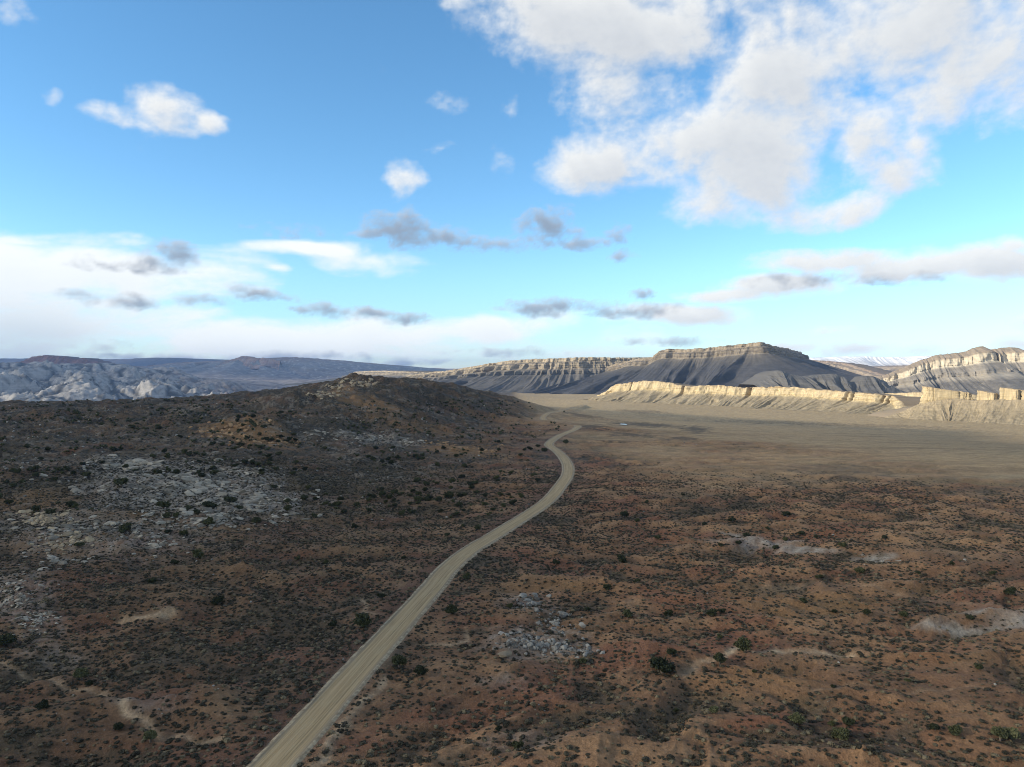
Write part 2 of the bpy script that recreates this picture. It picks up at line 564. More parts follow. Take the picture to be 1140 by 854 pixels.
# bare pale rock pavements (under the slab outcrops) and orange rubble banks
ROCK = [(210, 540, 120, 30, 1.0), (290, 560, 60, 22, .9), (150, 520, 60, 14, .8), (110, 590, 110, 24, .55), (15, 660, 45, 30, .5), (40, 690, 30, 18, .4), (600, 712, 58, 20, .55), (590, 675, 34, 18, .4),
        (415, 489, 60, 6, .7), (60, 730, 40, 14, .4), (170, 780, 40, 10, .3), (560, 760, 40, 12, .3), (580, 825, 60, 12, .25)]
ORANGE = [(275, 480, 55, 17, .9), (420, 450, 38, 11, .75), (510, 498, 45, 6, .8), (470, 475, 60, 8, .4), (70, 600, 60, 14, .6), (40, 560, 60, 18, .5), (140, 575, 60, 10, .5), (382, 436, 22, 8, .65), (240, 590, 60, 8, .5),
          (620, 655, 70, 9, .7), (560, 665, 40, 5, .5), (900, 680, 80, 18, .6), (800, 660, 70, 12, .5), (990, 660, 100, 10, .4), (330, 462, 40, 6, .25), (850, 760, 80, 14, .4), (1000, 740, 120, 14, .4), (560, 470, 60, 6, .3)]


# dark brushy draws out on the plain
DARK = [(720, 473, 42, 2.5, .8), (775, 478, 16, 4, .8), (760, 489, 22, 2.5, .7), (690, 491, 16, 2, .6), (715, 458, 30, 1.5, .5), (935, 524, 50, 7, .3), (960, 534, 40, 5, .25), (660, 474, 14, 2.5, .7), (700, 484, 26, 2, .7), (960, 474, 90, 2, .35), (1080, 545, 50, 4, .35), (650, 462, 24, 2, .5), (860, 470, 80, 1.5, .3)]


def regions(x, y):
    left = sstep(40, -120, x - 0.06 * y)                        # rough hill country, left of the road
    plain = sstep(-130, 230, x * 0.91 + y * 0.41 - 330 + 190 * fbm(x / 190, y / 130, 6, 5)) * sstep(-20, 60, x)
    return left, plain


def relief(x, y):
    """long low benches striking across the view, -1..1"""
    wx, wy = x + 14 * fbm(x / 60, y / 60, 3, 41), y + 14 * fbm(x / 60 + 7, y / 60, 3, 42)
    b = ridged(wx / 120, (wy + 0.16 * wx) / 34, 3, 90) - 0.55
    g = ridged(wx / 30, (wy - 0.3 * wx) / 17, 4, 95) - 0.6
    return wx, wy, b, g


KNOLLS = [(330, 455, 700, 8, 30), (452, 441, 815, 8, 36), (505, 450, 860, 6, 32), (300, 478, 520, 3, 20), (200, 471, 560, 6, 26), (110, 466, 640, 6, 34), (560, 458, 900, 5, 28), (420, 462, 640, 5, 24), (355, 478, 570, 5, 22), (30, 468, 610, 5, 28), (470, 474, 680, 4, 22), (395, 423, 845, 5, 22)]
LEDGES = [(210, 540, 340, 56, 44), (285, 562, 300, 24, 22), (110, 592, 250, 36, 18), (15, 660, 185, 14, 12), (600, 712, 160, 13, 9)]


def ground_height(x, y):
    z = base_height(x, y)
    r = np.hypot(x, y)
    left, plain = regions(x, y)
    wx, wy, b, g = relief(x, y)
    rough = (1 - plain) * sstep(2500, 900, r)
    z = z + rough * (1 - 0.4 * left) * (3.6 * b + 3.0 * g)
    # gullied hill
    gul = ridged(wx / 85, wy / 70, 5, 61, 0.55)
    gu2 = ridged(wx / 36, wy / 30, 4, 63, 0.55)
    hi = sstep(350, 700, r)
    z = z + left * rough * ((4.2 + 8.0 * hi) * (gul - 0.62) + (0.8 + 3.4 * hi) * (gu2 - 0.6))
    for px, py, D, h, w in KNOLLS:
        c = at(px, py, D)
        q = np.hypot(x - c[0], (y - c[1]) * 0.8) / w + 0.35 * fbm(x / 25, y / 25, 3, 35)
        z = z + h * np.exp(-q ** 2) * (1 + 0.25 * (gu2 - 0.6))
    # hummocks
    z = z + rough * (0.8 * fbm(x / 16, y / 16, 4, 71) + left * 0.9 * fbm(x / 9, y / 7, 3, 73) * sstep(700, 300, r))
    z = z + plain * 0.9 * fbm(x / 220, y / 60, 4, 15)
    # stepped ledges of bedrock
    for px, py, D, rx, ry in LEDGES:
        c = at(px, py, D)
        m = sstep(1.25, 0.6, np.hypot((x - c[0]) / rx, (y - c[1]) / ry) + 0.3 * fbm(x / 15, y / 15, 3, 31))
        t = 2.6 * fbm(x / 17, y / 9, 4, 33) + (y - c[1]) / 16
        f = t - np.floor(t)
        z = z + m * 0.9 * (np.floor(t) + sstep(0.0, 0.22, f) - t)
    # washes
    for pl, w, dep in WASHES:
        d = poly_dist(x, y, pl)
        z = z - dep * np.exp(-(d / w) ** 2)
    # graded road bed with a ditch and low side banks
    d, rz = road_info(x, y)
    ad = np.abs(d)
    k = sstep(24, 5.0, ad)
    z = z * (1 - k) + (rz - 0.14) * k
    z = z + 0.6 * np.exp(-((ad - 5.6) / 1.1) ** 2) * (0.6 + 0.8 * pnoise(x / 9, y / 9, 3)) * sstep(900, 500, r)
    return z


def poly_dist(x, y, pl):
    out = np.full(x.shape, 1e3)
    lo, hi = pl.min(0) - 12, pl.max(0) + 12
    k = np.where((x > lo[0]) & (x < hi[0]) & (y > lo[1]) & (y < hi[1]))[0]
    if len(k) == 0:
        return out
    # meander a little
    px, py = x[k] + 1.4 * pnoise(x[k] / 7, y[k] / 7, 9), y[k] + 1.4 * pnoise(x[k] / 7 + 5, y[k] / 7, 10)
    best = np.full(len(k), 1e3)
    for a, b in zip(pl[:-1], pl[1:]):
        ab = b - a
        t = np.clip(((px - a[0]) * ab[0] + (py - a[1]) * ab[1]) / (ab @ ab), 0, 1)
        best = np.minimum(best, np.hypot(px - a[0] - t * ab[0], py - a[1] - t * ab[1]))
    out[k] = best
    return out


def settle(pts):
    """pixels -> XY on the undulating ground"""
    xy = on_plane(pts)
    dx, dy, dz = view_dir(*np.array(pts, float).T)
    for _ in range(6):
        t = (ground_height(xy[:, 0], xy[:, 1]) - CAM_H) / dz
        xy = 0.4 * xy + 0.6 * np.stack([dx * t, dy * t], 1)
    return xy


WASHES = [(settle(p), w, d) for p, w, d in WASH_PX]

# polar sheet: fine where the photograph looks, coarse elsewhere, out to the horizon
A_FINE = np.linspace(-0.72, 0.72, 930)
A_REST = np.linspace(0.72, 2 * math.pi - 0.72, 80)[1:-1]
ANG = np.concatenate([A_FINE, A_REST])
R_ROWS = np.concatenate([[0.5, 10, 25, 40, 55, 66, 74, 80], np.geomspace(84, 1100, 540), np.geomspace(1112, 4200, 80), np.geomspace(4500, 27000, 16)])
GA, GR = np.meshgrid(ANG, R_ROWS)
GX, GY = (GR * np.sin(GA)).ravel(), (GR * np.cos(GA)).ravel()
GZ = ground_height(GX, GY)
GZ2 = GZ.reshape(GA.shape)


def ground_z(x, y):
    """height of the finished sheet (bilinear, inside the fine sector)"""
    x, y = np.asarray(x, float), np.asarray(y, float)
    a, r = np.arctan2(x, y), np.hypot(x, y)
    j = np.clip(np.searchsorted(A_FINE, a) - 1, 0, len(A_FINE) - 2)
    i = np.clip(np.searchsorted(R_ROWS, r) - 1, 0, len(R_ROWS) - 2)
    u = (a - A_FINE[j]) / (A_FINE[j + 1] - A_FINE[j])
    v = (r - R_ROWS[i]) / (R_ROWS[i + 1] - R_ROWS[i])
    return (GZ2[i, j] * (1 - u) + GZ2[i, j + 1] * u) * (1 - v) + (GZ2[i + 1, j] * (1 - u) + GZ2[i + 1, j + 1] * u) * v


_TT = np.geomspace(70, 3500, 520)


def pix_ground(px, py):
    """first point of the ground seen through a pixel"""
    px, py = np.atleast_1d(np.asarray(px, float)), np.atleast_1d(np.asarray(py, float))
    dx, dy, dz = view_dir(px, py)
    h = np.hypot(dx, dy)
    X, Y = (dx / h)[:, None] * _TT, (dy / h)[:, None] * _TT
    Z = CAM_H + (dz / h)[:, None] * _TT
    gap = Z - ground_z(X, Y)
    below = gap < 0
    k = np.clip(np.where(below.any(1), below.argmax(1), len(_TT) - 1), 1, None)
    i = np.arange(len(px))
    u = np.clip(gap[i, k - 1] / (gap[i, k - 1] - gap[i, k] + 1e-9), 0, 1)
    x = X[i, k - 1] + u * (X[i, k] - X[i, k - 1])
    y = Y[i, k - 1] + u * (Y[i, k] - Y[i, k - 1])
    return np.stack([x, y, ground_z(x, y)], 1)


def to_pix(x, y, z):
    s, c = math.sin(PITCH), math.cos(PITCH)
    zz = z - CAM_H
    fwd, up = y * c - zz * s, y * s + zz * c
    fwd = np.maximum(fwd, 1e-3)
    return CX + F_PX * x / fwd, CY - F_PX * up / fwd


def px_blob(x, y, px, py, c):
    """soft patch of ground around the place seen at a pixel, sized in metres from its distance"""
    p = pix_ground([c[0]], [c[1]])[0]
    dist = math.hypot(p[0], p[1])
    rx = c[2] * dist / F_PX
    p2 = pix_ground([c[0]], [c[1] - c[3]])[0]
    p3 = pix_ground([c[0]], [c[1] + c[3]])[0]
    ry = max(2.0, min(abs(p2[1] - p[1]), abs(p[1] - p3[1]) * 1.6))
    return np.hypot((x - p[0] - (y - p[1]) * p[0] / p[1]) / rx, (y - p[1]) / ry)


def cover(x, y, z):
    """what lies on the ground: albedo and how much brush grows there"""
    r = np.hypot(x, y)
    n1 = fbm(x / 55, y / 38, 5, 201)
    n2 = fbm(x / 14, y / 10, 4, 211)
    n3 = fbm(x / 3.2, y / 2.6, 3, 221)
    left, plain = regions(x, y)
    _, _, rb_, rg_ = relief(x, y)
    crest = np.clip(0.5 + 0.9 * rb_ + 1.1 * rg_ + 0.55 * n2 + 0.25 * n3, 0, 1)      # 1 on bare crests, 0 in brushy hollows

    def mixc(c, d, f):
        return c * (1 - f[:, None]) + np.array(d)[None] * f[:, None]
    c = np.tile(np.array([0.178, 0.100, 0.055]), (len(x), 1))   # red soil
    c = mixc(c, (0.262, 0.156, 0.082), sstep(0.40, 1.05, crest + 0.4 * n1) * 0.85)
    c = mixc(c, (0.100, 0.058, 0.034), sstep(0.1, 0.6, -n1 + 0.5 * n3) * 0.55)
    c = mixc(c, (0.175, 0.076, 0.044), sstep(0.0, 0.45, fbm(x / 34, y / 20, 4, 271)) * 0.7)   # redder beds
    # crusted grey-brown soil, mostly on the hill
    c = mixc(c, (0.070, 0.061, 0.044), np.clip(left * (0.75 + 0.6 * n1 + 0.3 * n2) * (0.45 + 0.55 * sstep(150, 380, r)), 0, 0.94))
    c = mixc(c, (0.072, 0.063, 0.043), sstep(0.42, 0.05, crest + 0.3 * n1) * 0.7)
    # dry grass plain
    c = mixc(c, (0.340, 0.240, 0.128), plain * np.clip(0.92 + 0.25 * n2, 0, 1))
    streak = fbm(x / 260 + 0.3 * y / 200, y / 30 - 0.12 * x / 30, 4, 241)
    c = mixc(c, (0.165, 0.114, 0.066), plain * sstep(0.0, 0.5, streak) * 0.5)
    c = mixc(c, (0.262, 0.215, 0.130), plain * sstep(0.05, 0.5, -streak) * sstep(380, 150, r - x) * 0.7)
    far = sstep(700, 1500, r) * sstep(-50, 60, x)
    c = mixc(c, (0.360, 0.275, 0.160), far * plain * 0.8)
    veg = np.clip(1.05 - 0.62 * crest + 0.30 * n1 + 0.3 * fbm(x / 22, y / 9, 3, 251), 0, 1) * (1 - plain) ** 0.9
    veg = np.maximum(veg, left * (0.75 + 0.25 * sstep(250, 420, r)) * np.clip(0.85 + 0.5 * n2 - 0.2 * crest, 0, 1) * (1 - plain))
    rock = np.zeros(len(x))
    for b in ROCK:
        L = px_blob(x, y, None, None, b)
        m = sstep(1.25, 0.5, L + 0.55 * n2 + 0.3 * n1) * b[4]
        rock = np.maximum(rock, m)
    for b in ORANGE:
        L = px_blob(x, y, None, None, b)
        m = sstep(1.3, 0.4, L + 0.5 * n2 + 0.25 * n1) * b[4]
        c = mixc(c, (0.26, 0.150, 0.068), m * 0.8)
        veg = veg * (1 - 0.6 * m)
    bare_rock = np.clip(rock * (0.75 + 0.9 * n3 + 0.3 * n2), 0, 1)  # pale bedrock colour, broken up by noise
    c = mixc(c, (0.29, 0.27, 0.235), bare_rock * 0.8)
    # pale ledges showing through the scrub on the hill
    led = sstep(0.18, 0.5, fbm(x / 11, y / 6, 4, 261) + 0.5 * fbm(x / 60, y / 50, 3, 262)) * left * sstep(200, 380, r)
    c = mixc(c, (0.25, 0.225, 0.185), led * 0.45)
    for b in DARK:
        L = px_blob(x, y, None, None, b)
        m = sstep(1.2, 0.5, L + 0.7 * n2 + 0.3 * n3) * b[4]
        c = mixc(c, (0.075, 0.062, 0.046), m)
    for b in SALT:
        L = px_blob(x, y, None, None, b)
        m = sstep(1.25, 0.45, L + 0.8 * n2 + 0.4 * n3)
        c = mixc(c, (0.31, 0.285, 0.235), m * np.clip(0.55 + 0.5 * n3 + 0.4 * n2, 0, 0.85))
        veg = veg * (1 - 0.85 * m)
    for (pl, w, dep), bright in zip(WASHES, (1.2, 1.1, 1, 1, 1.2, .7, .25, .35, .8)):
        m = np.exp(-(poly_dist(x, y, pl) / (w * 0.8)) ** 2)
        c = mixc(c, (0.40, 0.295, 0.185), np.clip(m * np.clip(0.65 + 0.5 * n2 + 0.3 * n3, 0, 0.9) * bright, 0, 1))
        veg = veg * (1 - 0.95 * m)
    d, _ = road_info(x, y)
    ad = np.abs(d)
    drift = (y > 772) & (y < 842)
    sh = sstep(5.2, 3.3, ad) * np.where(drift, 0.4, 1.0)
    c = mixc(c, (0.20, 0.145, 0.098), sh * 0.8)
    veg = veg * np.where(drift, 1.0, sstep(3.5, 4.5, ad + 0.5 * n3))
    veg = np.maximum(veg, 0.85 * sstep(3.9, 4.5, ad) * sstep(8.0, 6.0, ad) * (d > 0) * np.clip(0.8 + n2, 0, 1))
    scrape = sstep(9.5, 7, ad) * sstep(3.5, 4.4, ad) * (d < 0)
    c = mixc(c, (0.120, 0.066, 0.042), scrape * 0.8 * sstep(700, 500, r))
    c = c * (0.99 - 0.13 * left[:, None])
    # light mottling
    c = c * (1 + 0.22 * n3[:, None]) * (1 + 0.12 * n2[:, None])
    return np.clip(c, 0.01, 0.6), np.clip(veg, 0, 1), rock, plain, left


def build_ground():
    co = np.stack([GX, GY, GZ], 1)
    me = grid_mesh('ground', len(R_ROWS), len(ANG), co, wrap=True)
    c, veg, rock, plain, left = cover(GX, GY, GZ)
    r = np.hypot(GX, GY)
    tex_veg = veg * sstep(260, 430, r) * sstep(3000, 1500, r)    # the material shows brush only beyond the modelled shrubs
    col_attr(me, 'soil', c)
    col_attr(me, 'cover', np.stack([tex_veg, rock, plain], 1))

    def build(M):
        tc = M.n('ShaderNodeTexCoord')
        P = tc.outputs['Object']
        soil = M.n('ShaderNodeAttribute', attribute_name='soil').outputs['Color']
        cv = M.n('ShaderNodeSeparateColor')
        M.put(cv.inputs[0], M.n('ShaderNodeAttribute', attribute_name='cover').outputs['Color'])
        fine = M.noise(P, 1.6, 5, 0.65)
        grit = M.noise(P, 9.0, 3, 0.6)
        f = M.m('MULTIPLY_ADD', M.m('SUBTRACT', fine, 0.5), 1.5, 1.0)
        f = M.m('MULTIPLY', f, M.m('MULTIPLY_ADD', M.m('SUBTRACT', grit, 0.5), 1.3, 1.0))
        sc = M.n('ShaderNodeVectorMath', operation='SCALE')
        M.put(sc.inputs[0], soil)
        M.put(sc.inputs['Scale'], f)
        cc = sc.outputs[0]
        # distant brush: clumps about 1.5 m apart
        vo = M.n('ShaderNodeTexVoronoi')
        M.put(vo.inputs['Vector'], P)
        vo.inputs['Scale'].default_value = 0.52
        clump = M.noise(P, 0.9, 3, 0.6)
        th = M.m('MULTIPLY_ADD', clump, 0.55, M.m('SUBTRACT', M.m('MULTIPLY', cv.outputs[0], 0.55), 0.36))
        br = M.ramp(M.m('SUBTRACT', th, vo.outputs['Distance']), -0.08, 0.06)
        br = M.m('MULTIPLY', br, M.m('MINIMUM', M.m('MULTIPLY', cv.outputs[0], 4.0), 1.0))
        cc = M.mix(br, cc, (0.042, 0.039, 0.030))
        # grass tufts on the plain
        tuft = M.ramp(M.noise(M.v('MULTIPLY', P, (1.0, 0.6, 1.0)), 0.55, 5, 0.7), 0.50, 0.70)
        cc = M.mix(M.m('MULTIPLY', M.m('MULTIPLY', tuft, cv.outputs[2]), 0.22), cc, (0.115, 0.098, 0.065))
        h = M.m('ADD', M.m('MULTIPLY', fine, 0.55), M.m('MULTIPLY', grit, 0.12))
        h = M.m('MULTIPLY_ADD', br, 0.7, h)
        return cc, h
    mat = matte('desert_soil', build, 0.97, (1.0, 1.0))
    o = link('ground', me, mat)
    tag(o, 'red brown desert floor rising to a brushy hill left of the road', 'ground', None, 'structure')


build_ground()


def build_road():
    prof = np.array([(-5.9, -0.22), (-4.9, 0.02), (-4.45, 0.12), (-4.1, 0.03), (-2.4, 0.06), (0, 0.09), (2.4, 0.06), (4.1, 0.03), (4.45, 0.12), (4.9, 0.02), (5.9, -0.22)])
    prof[:, 0] *= 0.70
    n, k = len(ROAD), len(prof)
    wob = np.stack([0.35 * fbm(ROAD_L / 11 + 40 * (j > k / 2), ROAD_L * 0 + j * 0.2, 3, 301) for j in range(k)], 1)
    wob[:, 3:8] *= 0.4
    off = prof[None, :, 0] + wob * np.sign(prof[None, :, 0])
    co = np.zeros((n, k, 3))
    co[:, :, 0] = ROAD[:, None, 0] + ROAD_N[:, None, 0] * off
    co[:, :, 1] = ROAD[:, None, 1] + ROAD_N[:, None, 1] * off
    lump = 0.10 * fbm(co[:, :, 0] / 2.5, co[:, :, 1] / 2.5, 3, 311)
    lump[:, 3:8] *= 0.2
    co[:, :, 2] = ROAD[:, None, 2] + prof[None, :, 1] + lump
    me = grid_mesh('road', n, k, co.reshape(-1, 3))
    # drifted over with soil where it dips behind the hill's nose
    gone = [f.index for f in me.polygons if 772 < f.center[1] < 842]
    bm = bmesh.new()
    bm.from_mesh(me)
    bm.faces.ensure_lookup_table()
    bmesh.ops.delete(bm, geom=[bm.faces[i] for i in gone], context='FACES_ONLY')
    bm.to_mesh(me)
    bm.free()
    uv = np.stack([np.broadcast_to(off, (n, k)), np.broadcast_to(ROAD_L[:, None], (n, k)), np.zeros((n, k))], -1)
    a = me.attributes.new('along', 'FLOAT_VECTOR', 'POINT')
    a.data.foreach_set('vector', uv.astype(np.float32).ravel())

    def build(M):
        q = M.n('ShaderNodeAttribute', attribute_name='along').outputs['Vector']
        s_ = M.n('ShaderNodeSeparateXYZ')
        M.put(s_.inputs[0], q)
        lanes = M.noise(M.v('MULTIPLY', q, (1.0, 0.018, 0.0)), 1.9, 4, 0.6)
        lines = M.noise(M.v('MULTIPLY', q, (1.0, 0.010, 0.0)), 6.0, 2, 0.5)
        patch = M.noise(M.v('MULTIPLY', q, (1.0, 0.35, 0.0)), 0.35, 4, 0.6)
        grit = M.noise(q, 7.0, 3, 0.65)
        edge = M.ramp(M.m('ABSOLUTE', s_.outputs[0]), 2.2, 2.9)
        c = M.mix(M.ramp(lanes, 0.36, 0.64), (0.270, 0.198, 0.108), (0.345, 0.260, 0.148))
        c = M.mix(M.m('MULTIPLY', M.ramp(lines, 0.52, 0.66), 0.45), c, (0.170, 0.130, 0.075))
        c = M.mix(M.m('MULTIPLY', M.ramp(patch, 0.45, 0.7), 0.35), c, (0.325, 0.268, 0.160))
        mean = M.m('MULTIPLY', M.m('SUBTRACT', M.noise(M.v('MULTIPLY', q, (0.0, 0.02, 0.0)), 1.0, 2, 0.5), 0.5), 1.4)
        for k_, (o_, w_, a_) in enumerate(((-1.6, 0.30, 0.40), (-0.55, 0.26, 0.35), (0.45, 0.22, 0.50), (1.45, 0.26, 0.55), (0.95, 0.12, 0.6))):
            off_ = M.m('ABSOLUTE', M.m('SUBTRACT', M.m('ADD', s_.outputs[0], M.m('MULTIPLY', mean, 1.0 - 0.35 * k_)), o_))
            rut = M.m('MULTIPLY', M.ramp(off_, w_, w_ * 0.25), M.m('MULTIPLY', M.ramp(M.noise(M.v('MULTIPLY', q, (0.6, 0.05, 0.0)), 1.0 + 0.3 * k_, 3, 0.6), 0.38, 0.6), a_))
            c = M.mix(rut, c, (0.150, 0.112, 0.062) if k_ != 1 else (0.36, 0.29, 0.175))
        c = M.mix(M.m('MULTIPLY', edge, 0.7), c, (0.165, 0.138, 0.100))
        berm = M.m('MULTIPLY', M.ramp(M.m('ABSOLUTE', s_.outputs[0]), 2.95, 3.1), M.ramp(M.noise(q, 0.8, 4, 0.7), 0.40, 0.62))
        c = M.mix(berm, c, (0.33, 0.275, 0.185))
        f = M.m('MULTIPLY_ADD', M.m('SUBTRACT', grit, 0.5), 0.5, 1.0)
        sc = M.n('ShaderNodeVectorMath', operation='SCALE')
        M.put(sc.inputs[0], c)
        M.put(sc.inputs['Scale'], f)
        return sc.outputs[0], M.m('ADD', grit, M.m('MULTIPLY', lines, 0.8))
    mat = matte('graded_gravel', build, 0.95, (0.5, 0.08))
    o = link('road', me, mat)
    tag(o, 'pale graded dirt road winding away between the hill and the plain', 'road', None, 'structure')


build_road()
print('ground', time.time() - T0)

# ------------------------------------------------------------------ mesas, cliffs, far ridges
def strata_mat(name, bands, talus, cap, bump=(0.8, 3.0), speck=0.5, nsc=0.05):
    """bands of rock by height fraction ('lay' attribute: x = height fraction with warp, y = slope part, z = gully)"""
    def build(M):
        q = M.n('ShaderNodeAttribute', attribute_name='lay').outputs['Vector']
        s_ = M.n('ShaderNodeSeparateXYZ')
        M.put(s_.inputs[0], q)
        tc = M.n('ShaderNodeTexCoord')
        P = tc.outputs['Object']
        n = M.noise(P, nsc, 6, 0.65)
        v = M.noise(M.n('ShaderNodeAttribute', attribute_name='down').outputs['Vector'], nsc * 2.2, 5, 0.65)
        hz = M.noise(M.v('MULTIPLY', P, (0.12, 0.12, 1.6)), nsc * 3.0, 4, 0.6)
        h = M.m('MULTIPLY_ADD', M.m('SUBTRACT', n, 0.5), 0.05, s_.outputs[0])
        rp = M.n('ShaderNodeValToRGB')
        M.put(rp.inputs[0], h)
        e = rp.color_ramp.elements
        e[0].position, e[0].color = bands[0][0], (*bands[0][1], 1)
        e[1].position, e[1].color = bands[-1][0], (*bands[-1][1], 1)
        for p_, c_ in bands[1:-1]:
            x = e.new(p_)
            x.color = (*c_, 1)
        c = rp.outputs[0]
        f = M.m('MULTIPLY_ADD', M.m('SUBTRACT', v, 0.5), 1.5, 1.0)
        f = M.m('MULTIPLY', f, M.m('MULTIPLY_ADD', M.m('SUBTRACT', hz, 0.5), 0.8, 1.0))
        sc = M.n('ShaderNodeVectorMath', operation='SCALE')
        M.put(sc.inputs[0], c)
        M.put(sc.inputs['Scale'], f)
        c = M.mix(M.m('MULTIPLY', M.ramp(n, 0.50, 0.68), M.m('MULTIPLY', s_.outputs[1], speck)), sc.outputs[0], talus)
        c = M.mix(s_.outputs[2], c, cap)
        return c, M.m('ADD', M.m('MULTIPLY', v, 0.6), M.m('MULTIPLY', hz, 0.4))
    return matte(name, build, 0.96, bump)


def sweep(name, ctrl, foot_z, run, profile, mat, ns=900, back=300.0, gully=(), flute=(3.0, 14.0), ledge=1.5, top_noise=2.0, seed=0, nslope=46, ncliff=10, label=None, back_drop=0.4, tcap=0.0, notches=(), back_slope=0.03):
    """rim line (pixel x, pixel y of the skyline, distance) swept with a cliff-and-talus profile.
    profile: (height fraction, run fraction, is_cliff) from the rim down to the foot."""
    R = spline(np.array([at(*c) for c in ctrl]), ns)
    s = np.concatenate([[0], np.cumsum(np.linalg.norm(np.diff(R[:, :2], axis=0), axis=1))])
    # smooth normals towards the viewer
    Rs = R[:, :2].copy()
    kk = np.ones(31) / 31
    for a in range(2):
        Rs[:, a] = np.convolve(np.pad(Rs[:, a], 15, mode='reflect', reflect_type='odd'), kk, 'valid')
    t = np.gradient(Rs, axis=0)
    t /= np.linalg.norm(t, axis=1)[:, None]
    nrm = np.stack([t[:, 1], -t[:, 0]], 1)
    zt = R[:, 2] + top_noise * fbm(s / 40, s * 0, 4, seed + 1) + 0.5 * top_noise * np.sign(pnoise(s / 23, s * 0 + 3, seed + 2)) * 0.6
    rows = []                                                   # (height fraction, outward run, slope share, cap share, cliffness)
    rows.append((1.0 - back_drop, -back * 1.6, 0, 1, 0))
    for q in (1.0, 0.66, 0.4, 0.2, 0.09, 0.03):
        rows.append((1.0 - back_slope * q, -back * q, 0, 1, 0))
    for (h0, r0, c0), (h1, r1, c1) in zip(profile[:-1], profile[1:]):
        m = ncliff if c1 else max(4, int(nslope * (r1 - r0)))
        for k in range(m):
            u = k / m
            rows.append((h0 + (h1 - h0) * u, (r0 + (r1 - r0) * u) * run, 0.0 if c1 else 1.0, 0.0, 1.0 if c1 else 0.0))
    rows.append((profile[-1][0], profile[-1][1] * run, 1, 0, 0))
    rows = np.array(rows)
    nr = len(rows)
    H = rows[:, 0][:, None] * np.ones(ns)
    off = rows[:, 1][:, None] * np.ones(ns)
    fz = np.asarray(foot_z)
    Z = fz + (zt - fz)[None] * H
    rf = np.clip(rows[:, 1] / run, 0, 1)[:, None]
    S = np.broadcast_to(s, H.shape)
    edge = np.ones(ns)
    front = (rows[:, 1] >= 0)[:, None]
    # gullies: spurs stand out towards the foot
    sp = np.zeros(H.shape)
    bend = np.zeros(H.shape)
    for i, (lam, amp, pw) in enumerate(gully):
        wob = 0.30 * fbm(S / lam, H * 2.6, 2, seed + 40 + i) + bend / lam
        bend = bend + 0.28 * lam * fbm(S / (lam * 1.3), H * 0.6, 2, seed + 60 + i) * (1 - H)
        g = 1 - np.abs(pnoise(S / lam + wob, H * 0.35 + i * 3.1, seed + 20 + i)) * 2.1
        vary = np.clip(0.75 + 0.9 * fbm(S / (lam * 3.1), H * 0.5, 2, seed + 80 + i), 0.25, 1.5)
        sp = sp + amp * vary * g * np.clip(rf, 0, 1) ** pw * (1 - 0.55 * sstep(0.8, 1.0, rf))
    off = off + sp * front
    for px_n, wid, dep in notches:
        k = np.argmin(np.abs(to_pix(R[:, 0], R[:, 1], R[:, 2])[0] - px_n))
        off = off - front * dep * np.exp(-((S - s[k]) / wid) ** 4) * sstep(0.75, 0.1, rf)
    # cliff fluting, alcoves and ledges
    A, lam = flute
    fl = A * (fbm(S / lam, H * 3, 4, seed + 5) + 0.8 * (1 - 2 * np.abs(pnoise(S / (lam * 2.3), H * 1.3, seed + 6))))
    lg = ledge * fbm(S / 300, Z / 5.0, 3, seed + 7)
    cl = rows[:, 4][:, None]
    off = off + front * (fl * (0.35 + 0.65 * cl) * np.clip(1 - rf * 0.7, 0, 1) + lg * (0.3 + 0.7 * cl))
    big = 2.2 * A * fbm(S / (lam * 7), S * 0, 3, seed + 8)
    off = off + big
    Z = Z + (1 - cl) * front * 1.2 * fbm(S / 9, off / 9, 3, seed + 9) * (rf < 0.97)
    X = R[None, :, 0] + nrm[None, :, 0] * off
    Y = R[None, :, 1] + nrm[None, :, 1] * off
    me = grid_mesh(name, nr, ns, np.stack([X, Y, Z], -1).reshape(-1, 3))
    hw = H + 0.012 * fbm(S / 120, H * 0, 3, seed + 11)
    lay = np.stack([hw, np.broadcast_to(rows[:, 2][:, None], H.shape), np.broadcast_to(np.maximum(rows[:, 3], tcap * (rows[:, 0] > 0.985))[:, None], H.shape)], -1)
    a = me.attributes.new('lay', 'FLOAT_VECTOR', 'POINT')
    a.data.foreach_set('vector', lay.astype(np.float32).ravel())
    dn = np.stack([S + 6 * fbm(S / 30, H * 4, 2, seed + 12), off * 0.10, np.broadcast_to(rows[:, 4][:, None], H.shape) * Z * 0.15], -1)
    a = me.attributes.new('down', 'FLOAT_VECTOR', 'POINT')
    a.data.foreach_set('vector', dn.astype(np.float32).ravel())
    o = link(name, me, mat)
    return tag(o, label, name.split('_')[-1], None, 'structure')


